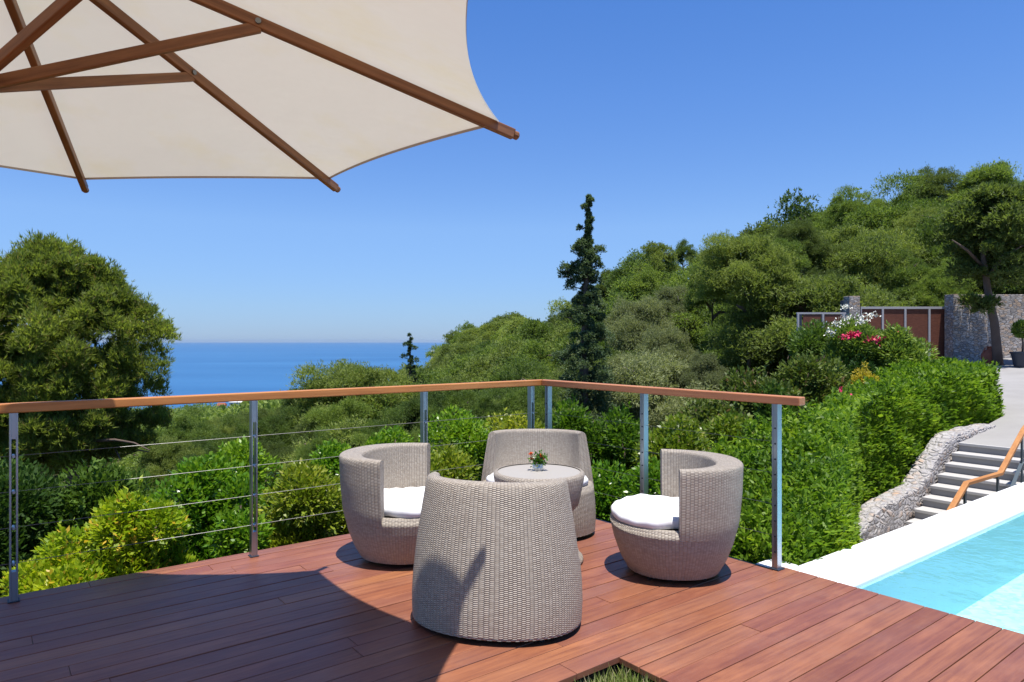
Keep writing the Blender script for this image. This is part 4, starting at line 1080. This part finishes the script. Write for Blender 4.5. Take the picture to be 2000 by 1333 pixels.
# ------------------------------------------------------------------ woodland on the hill
FINE = dict(nclump=66, per=700, L=.046, Wd=.0105, blades=3, cr=(.18, .33), zmin=-.55, spread=.8, up=.5)
MEDI = dict(nclump=50, per=300, L=.055, Wd=.019, blades=3, cr=(.18, .34), zmin=-.55, spread=.8, up=.5)
near_c = crown_variants('crown', M['L_pine'], (101, 102, 103), **FINE) + crown_variants('crown', M['L_pine2'], (104, 105), **FINE)
grey_c = crown_variants('crown', M['L_pinegrey'], (106, 107), **dict(FINE, flat=.95, up=.1, spread=.9))
far_c = crown_variants('crown', M['L_pine'], (111, 112, 113), **MEDI) + crown_variants('crown', M['L_pine2'], (114, 115), **MEDI)
trunks = [mk_mesh(limb_mesh(s), 'trunk', M['bark']) for s in (1, 2, 3)]
greytr = mk_mesh(limb_mesh(9, nl=9), 'trunk', M['barkgrey'])
rd = random.Random(17)
GT = 'pines covering the hillside'
COUNT = [0]; LABS = []; TREES = []
SIDE = [(-400, 'at the far left'), (420, 'below the parasol'), (640, 'below the sea horizon'), (860, 'where hill meets sea'), (1010, 'left of the cypress'), (1110, 'beside the cypress'), (1260, 'right of the tall cypress'),
        (1400, 'on the middle slope'), (1540, 'left of the gate'), (1680, 'above the low panel fence'), (1800, 'above the rusty gate'), (1950, 'above the stone wall'), (9999, 'at the right edge')]
def hill_pine(px, Y, top, hw, near=None, grey=False, flat=.8, label=None):
    x = sx(px, Y); zt = sz(top, Y); zg = float(ground_z(np.array([x]), np.array([Y]))[0])
    rx = 1.14 * hw / F * Y; zt = max(zt, zg + 1.8)
    hh = zt - zg; ch = max(rx * flat * 1.12, min(hh * .5, rx * 1.3))
    near = Y < 62 if near is None else near
    me = rd.choice(grey_c if grey else (near_c if near else far_c)); tm = greytr if grey else rd.choice(trunks)
    cz = max(hh - ch * .92, .4 * hh)
    place = next(s for p, s in SIDE if px < p)
    sky = top < np.interp(px, PXs, Sr_) + 14
    dist = 'nearest' if Y < 33 else ('near' if Y < 48 else ('further' if Y < 80 else 'distant'))
    wd = 'broad' if hw > 62 else ('small' if hw < 30 else 'round')
    kind = 'greyish tree' if grey else 'pine'
    COUNT[0] += 1; 
    lab = label or f"{wd} {dist} {kind} {'on the skyline ' if sky else ''}{place}"
    LABS.append((lab, px)); o_ = plant('pine_tree' if not grey else 'scrub_tree', (x, Y, zg), rd.uniform(0, 6.28), me, (0, 0, cz), (rx, rx * rd.uniform(.85, 1.1), ch * 1.05), tm, (rx * 1.5, rx * 1.5, hh * .95), lab, 'tree', GT)
    TREES.append((lab, px, o_)); return o_
# trees one can tell apart
for a in [(1452, 36, 442, 74, True), (1520, 40, 470, 56, True), (1395, 44, 505, 50, True), (1560, 44, 426, 44, True), (1600, 38, 520, 54, True), (1650, 60, 378, 46), (1700, 60, 384, 42), (1745, 58, 392, 44), (1818, 60, 322, 52, True), (1800, 50, 400, 56, True),
          (1937, 58, 318, 50, True), (1990, 52, 352, 40, True), (1880, 62, 352, 34), (1620, 68, 400, 40), (1585, 72, 420, 34), (1284, 84, 466, 38), (1338, 88, 470, 24), (1372, 80, 484, 30), (1232, 96, 508, 36), (1195, 104, 528, 34), (1258, 80, 520, 34),
          (1700, 42, 470, 60, True), (1770, 40, 500, 56, True), (1640, 44, 470, 56, True), (1840, 38, 520, 50, True),
          (690, 36, 688, 98, True), (610, 38, 742, 52, True), (748, 40, 735, 50, True), (540, 34, 800, 50, True), (455, 30, 826, 58, True), (372, 32, 806, 58, True), (330, 26, 845, 56, True), (640, 30, 806, 66, True), (520, 26, 858, 56, True), (400, 24, 868, 52, True),
          (475, 48, 792, 60, True), (560, 52, 786, 50, True), (620, 24, 850, 50, True), (700, 22, 862, 54, True), (345, 36, 822, 50, True), (430, 40, 806, 50, True), (505, 40, 796, 50, True), (585, 44, 770, 44, True), (780, 38, 742, 40, True), (660, 30, 780, 60, True),
          (740, 27, 806, 66, True), (830, 32, 762, 60, True), (900, 30, 748, 62, True), (965, 28, 768, 56, True), (845, 25, 822, 60, True), (1040, 27, 745, 60, True)]:
    hill_pine(a[0], a[1], a[2], a[3], a[4] if len(a) > 4 else None)
for a in [(1245, 46, 580, 70), (1300, 40, 640, 64), (1215, 38, 690, 60), (1330, 52, 560, 54), (1270, 34, 730, 60), (1370, 34, 690, 50)]:
    hill_pine(a[0], a[1], a[2], a[3], True, True, 1.0)
# the rest of the slope
rows = []
Y = 27.0
rs = np.random.RandomState(2)
while Y < 265:
    step = 5.4 + .055 * Y
    wpx = (6.2 + .034 * Y) / Y * F
    px = (300 if Y > 60 else 560) + rs.rand() * wpx
    while px < 2080:
        yr = np.interp(px, PXs, Yr_); yn = np.interp(px, PXs, Yn_)
        if Y < yr * 1.04 and Y > yn and (px > 830 or (Y < 120)):
            top = canopy_py(px, min(Y, yr)) + rs.uniform(-12, 26) * 40 / Y
            top = max(top, np.interp(px, PXs, Sr_) - 3 + rs.uniform(-6, 6) * 60 / max(Y, 60))
            if 330 < px < 590: top = max(top, 782 + rs.rand() * 10)
            elif px < 850: top = max(top, 745)
            if not (Y > 200 and px < 840):
                g = (1180 < px < 1420 and 560 < top < 760 and rs.rand() < .35)
                hill_pine(px + rs.uniform(-.2, .2) * wpx, Y + rs.uniform(-.3, .3) * step, top, wpx * rs.uniform(.44, .64), grey=g, flat=rs.uniform(.75, 1.0))
        px += wpx
    Y += step
print('hill trees', COUNT[0])
ORD = ['leftmost', 'second from the left', 'third from the left', 'fourth from the left', 'fifth from the left', 'sixth from the left', 'seventh from the left', 'eighth from the left', 'ninth from the left', 'tenth from the left']
NUM = ['', 'one', 'two', 'three', 'four', 'five', 'six', 'seven', 'eight', 'nine', 'ten', 'eleven', 'twelve']
for lab in sorted(set(t[0] for t in TREES)):
    same = sorted([t for t in TREES if t[0] == lab], key=lambda t: t[1])
    if len(same) > 1:
        for i, t in enumerate(same): t[2]['label'] = f"{lab}, {ORD[i].replace('from the left', 'from left') if i < len(same) - 1 else 'rightmost'} of {NUM[min(len(same), 12)]}"


# far valley below the sea: one mass of scrub and woodland
def build_woodland():
    rs = np.random.RandomState(8); cs = []; rr = []
    for k in range(2600):
        px = rs.uniform(-250, 900); Y = 118 * (5.5 ** rs.rand()); x = sx(px, Y)
        if Y > np.interp(px, PXs, Yr_) * 1.15: continue
        z = float(ground_z(np.array([x]), np.array([Y]))[0]); r = rs.uniform(2.0, 3.6)
        top = (H - (784 - 667) / F * Y); z = min(z + rs.uniform(3, 6.2), top - r) if px > 320 else z + 5
        cs.append((x, Y, z)); rr.append(r * (1 + Y / 500))
    P, D = tuft_cloud(rs, np.array(cs), np.array(rr), 60, 1, 1, 2, .5, .5, .8, .6)
    me = leaf_mesh('woodland', P, D, 1.1, .7, rs); o = link('woodland', me, None, M['L_pine']); tag(o, 'far-off pine wood falling toward the sea', kind='stuff')
build_woodland()

def far_house(px, Y, py_base, w, h, roofh, wall, label, nwin=3):
    x, z = sx(px, Y), sz(py_base, Y)
    r = empty('villa', (x, Y, z)); tag(r, label, 'house')
    m = MB(); m.box(-w / 2, w / 2, 0, w * .7, -8, h); m.build('wall', wall, r)
    m = MB(); m.add([(-w / 2 - .4, -.4, h), (w / 2 + .4, -.4, h), (w / 2 + .4, w * .7 + .4, h), (-w / 2 - .4, w * .7 + .4, h), (-w / 2, w * .35, h + roofh), (w / 2, w * .35, h + roofh)],
                    [(0, 1, 5, 4), (2, 3, 4, 5), (1, 2, 5), (3, 0, 4), (3, 2, 1, 0)]); m.build('roof', M['terracotta'] if roofh > .6 else M['white'], r)
    for i in range(nwin):
        m = MB(); c = -w / 2 + w * (i + .5) / nwin; m.box(c - .5, c + .5, -.05, .05, h * .35, h * .8); m.build('window', M['dark'], r)
far_house(462, 400, 800, 8.5, 4.0, .3, M['white'], 'white flat-roofed house by the shore, just under the handrail')
far_house(431, 410, 801, 4.5, 2.4, 1.6, m_plain('pink_render', (.50, .33, .27), .8), 'small pink house with a tiled roof by the shore', 2)
far_house(852, 240, 696, 3.6, 1.6, .2, M['white'], 'tiny white house on the far point by the sea', 1)
far_house(1912, 62, 446, 2.6, 1.6, 1.0, m_plain('cream_render', (.55, .5, .42), .8), 'house glimpsed between pines high on the right skyline', 1)

# ------------------------------------------------------------------ sea haze
def build_haze():
    t = NT('sea_haze')
    v = t.n('ShaderNodeVolumePrincipled', {'Color': C3(.62, .80, 1.0), 'Density': 1.8e-5, 'Anisotropy': .3})
    t.t.links.new(v.outputs[0], t.out.inputs['Volume'])
    m = MB(); m.box(-50000, 50000, -300, 50000, -114, 60); o = m.build('haze', t.m); tag(o, 'thin sea haze', kind='stuff')
build_haze()
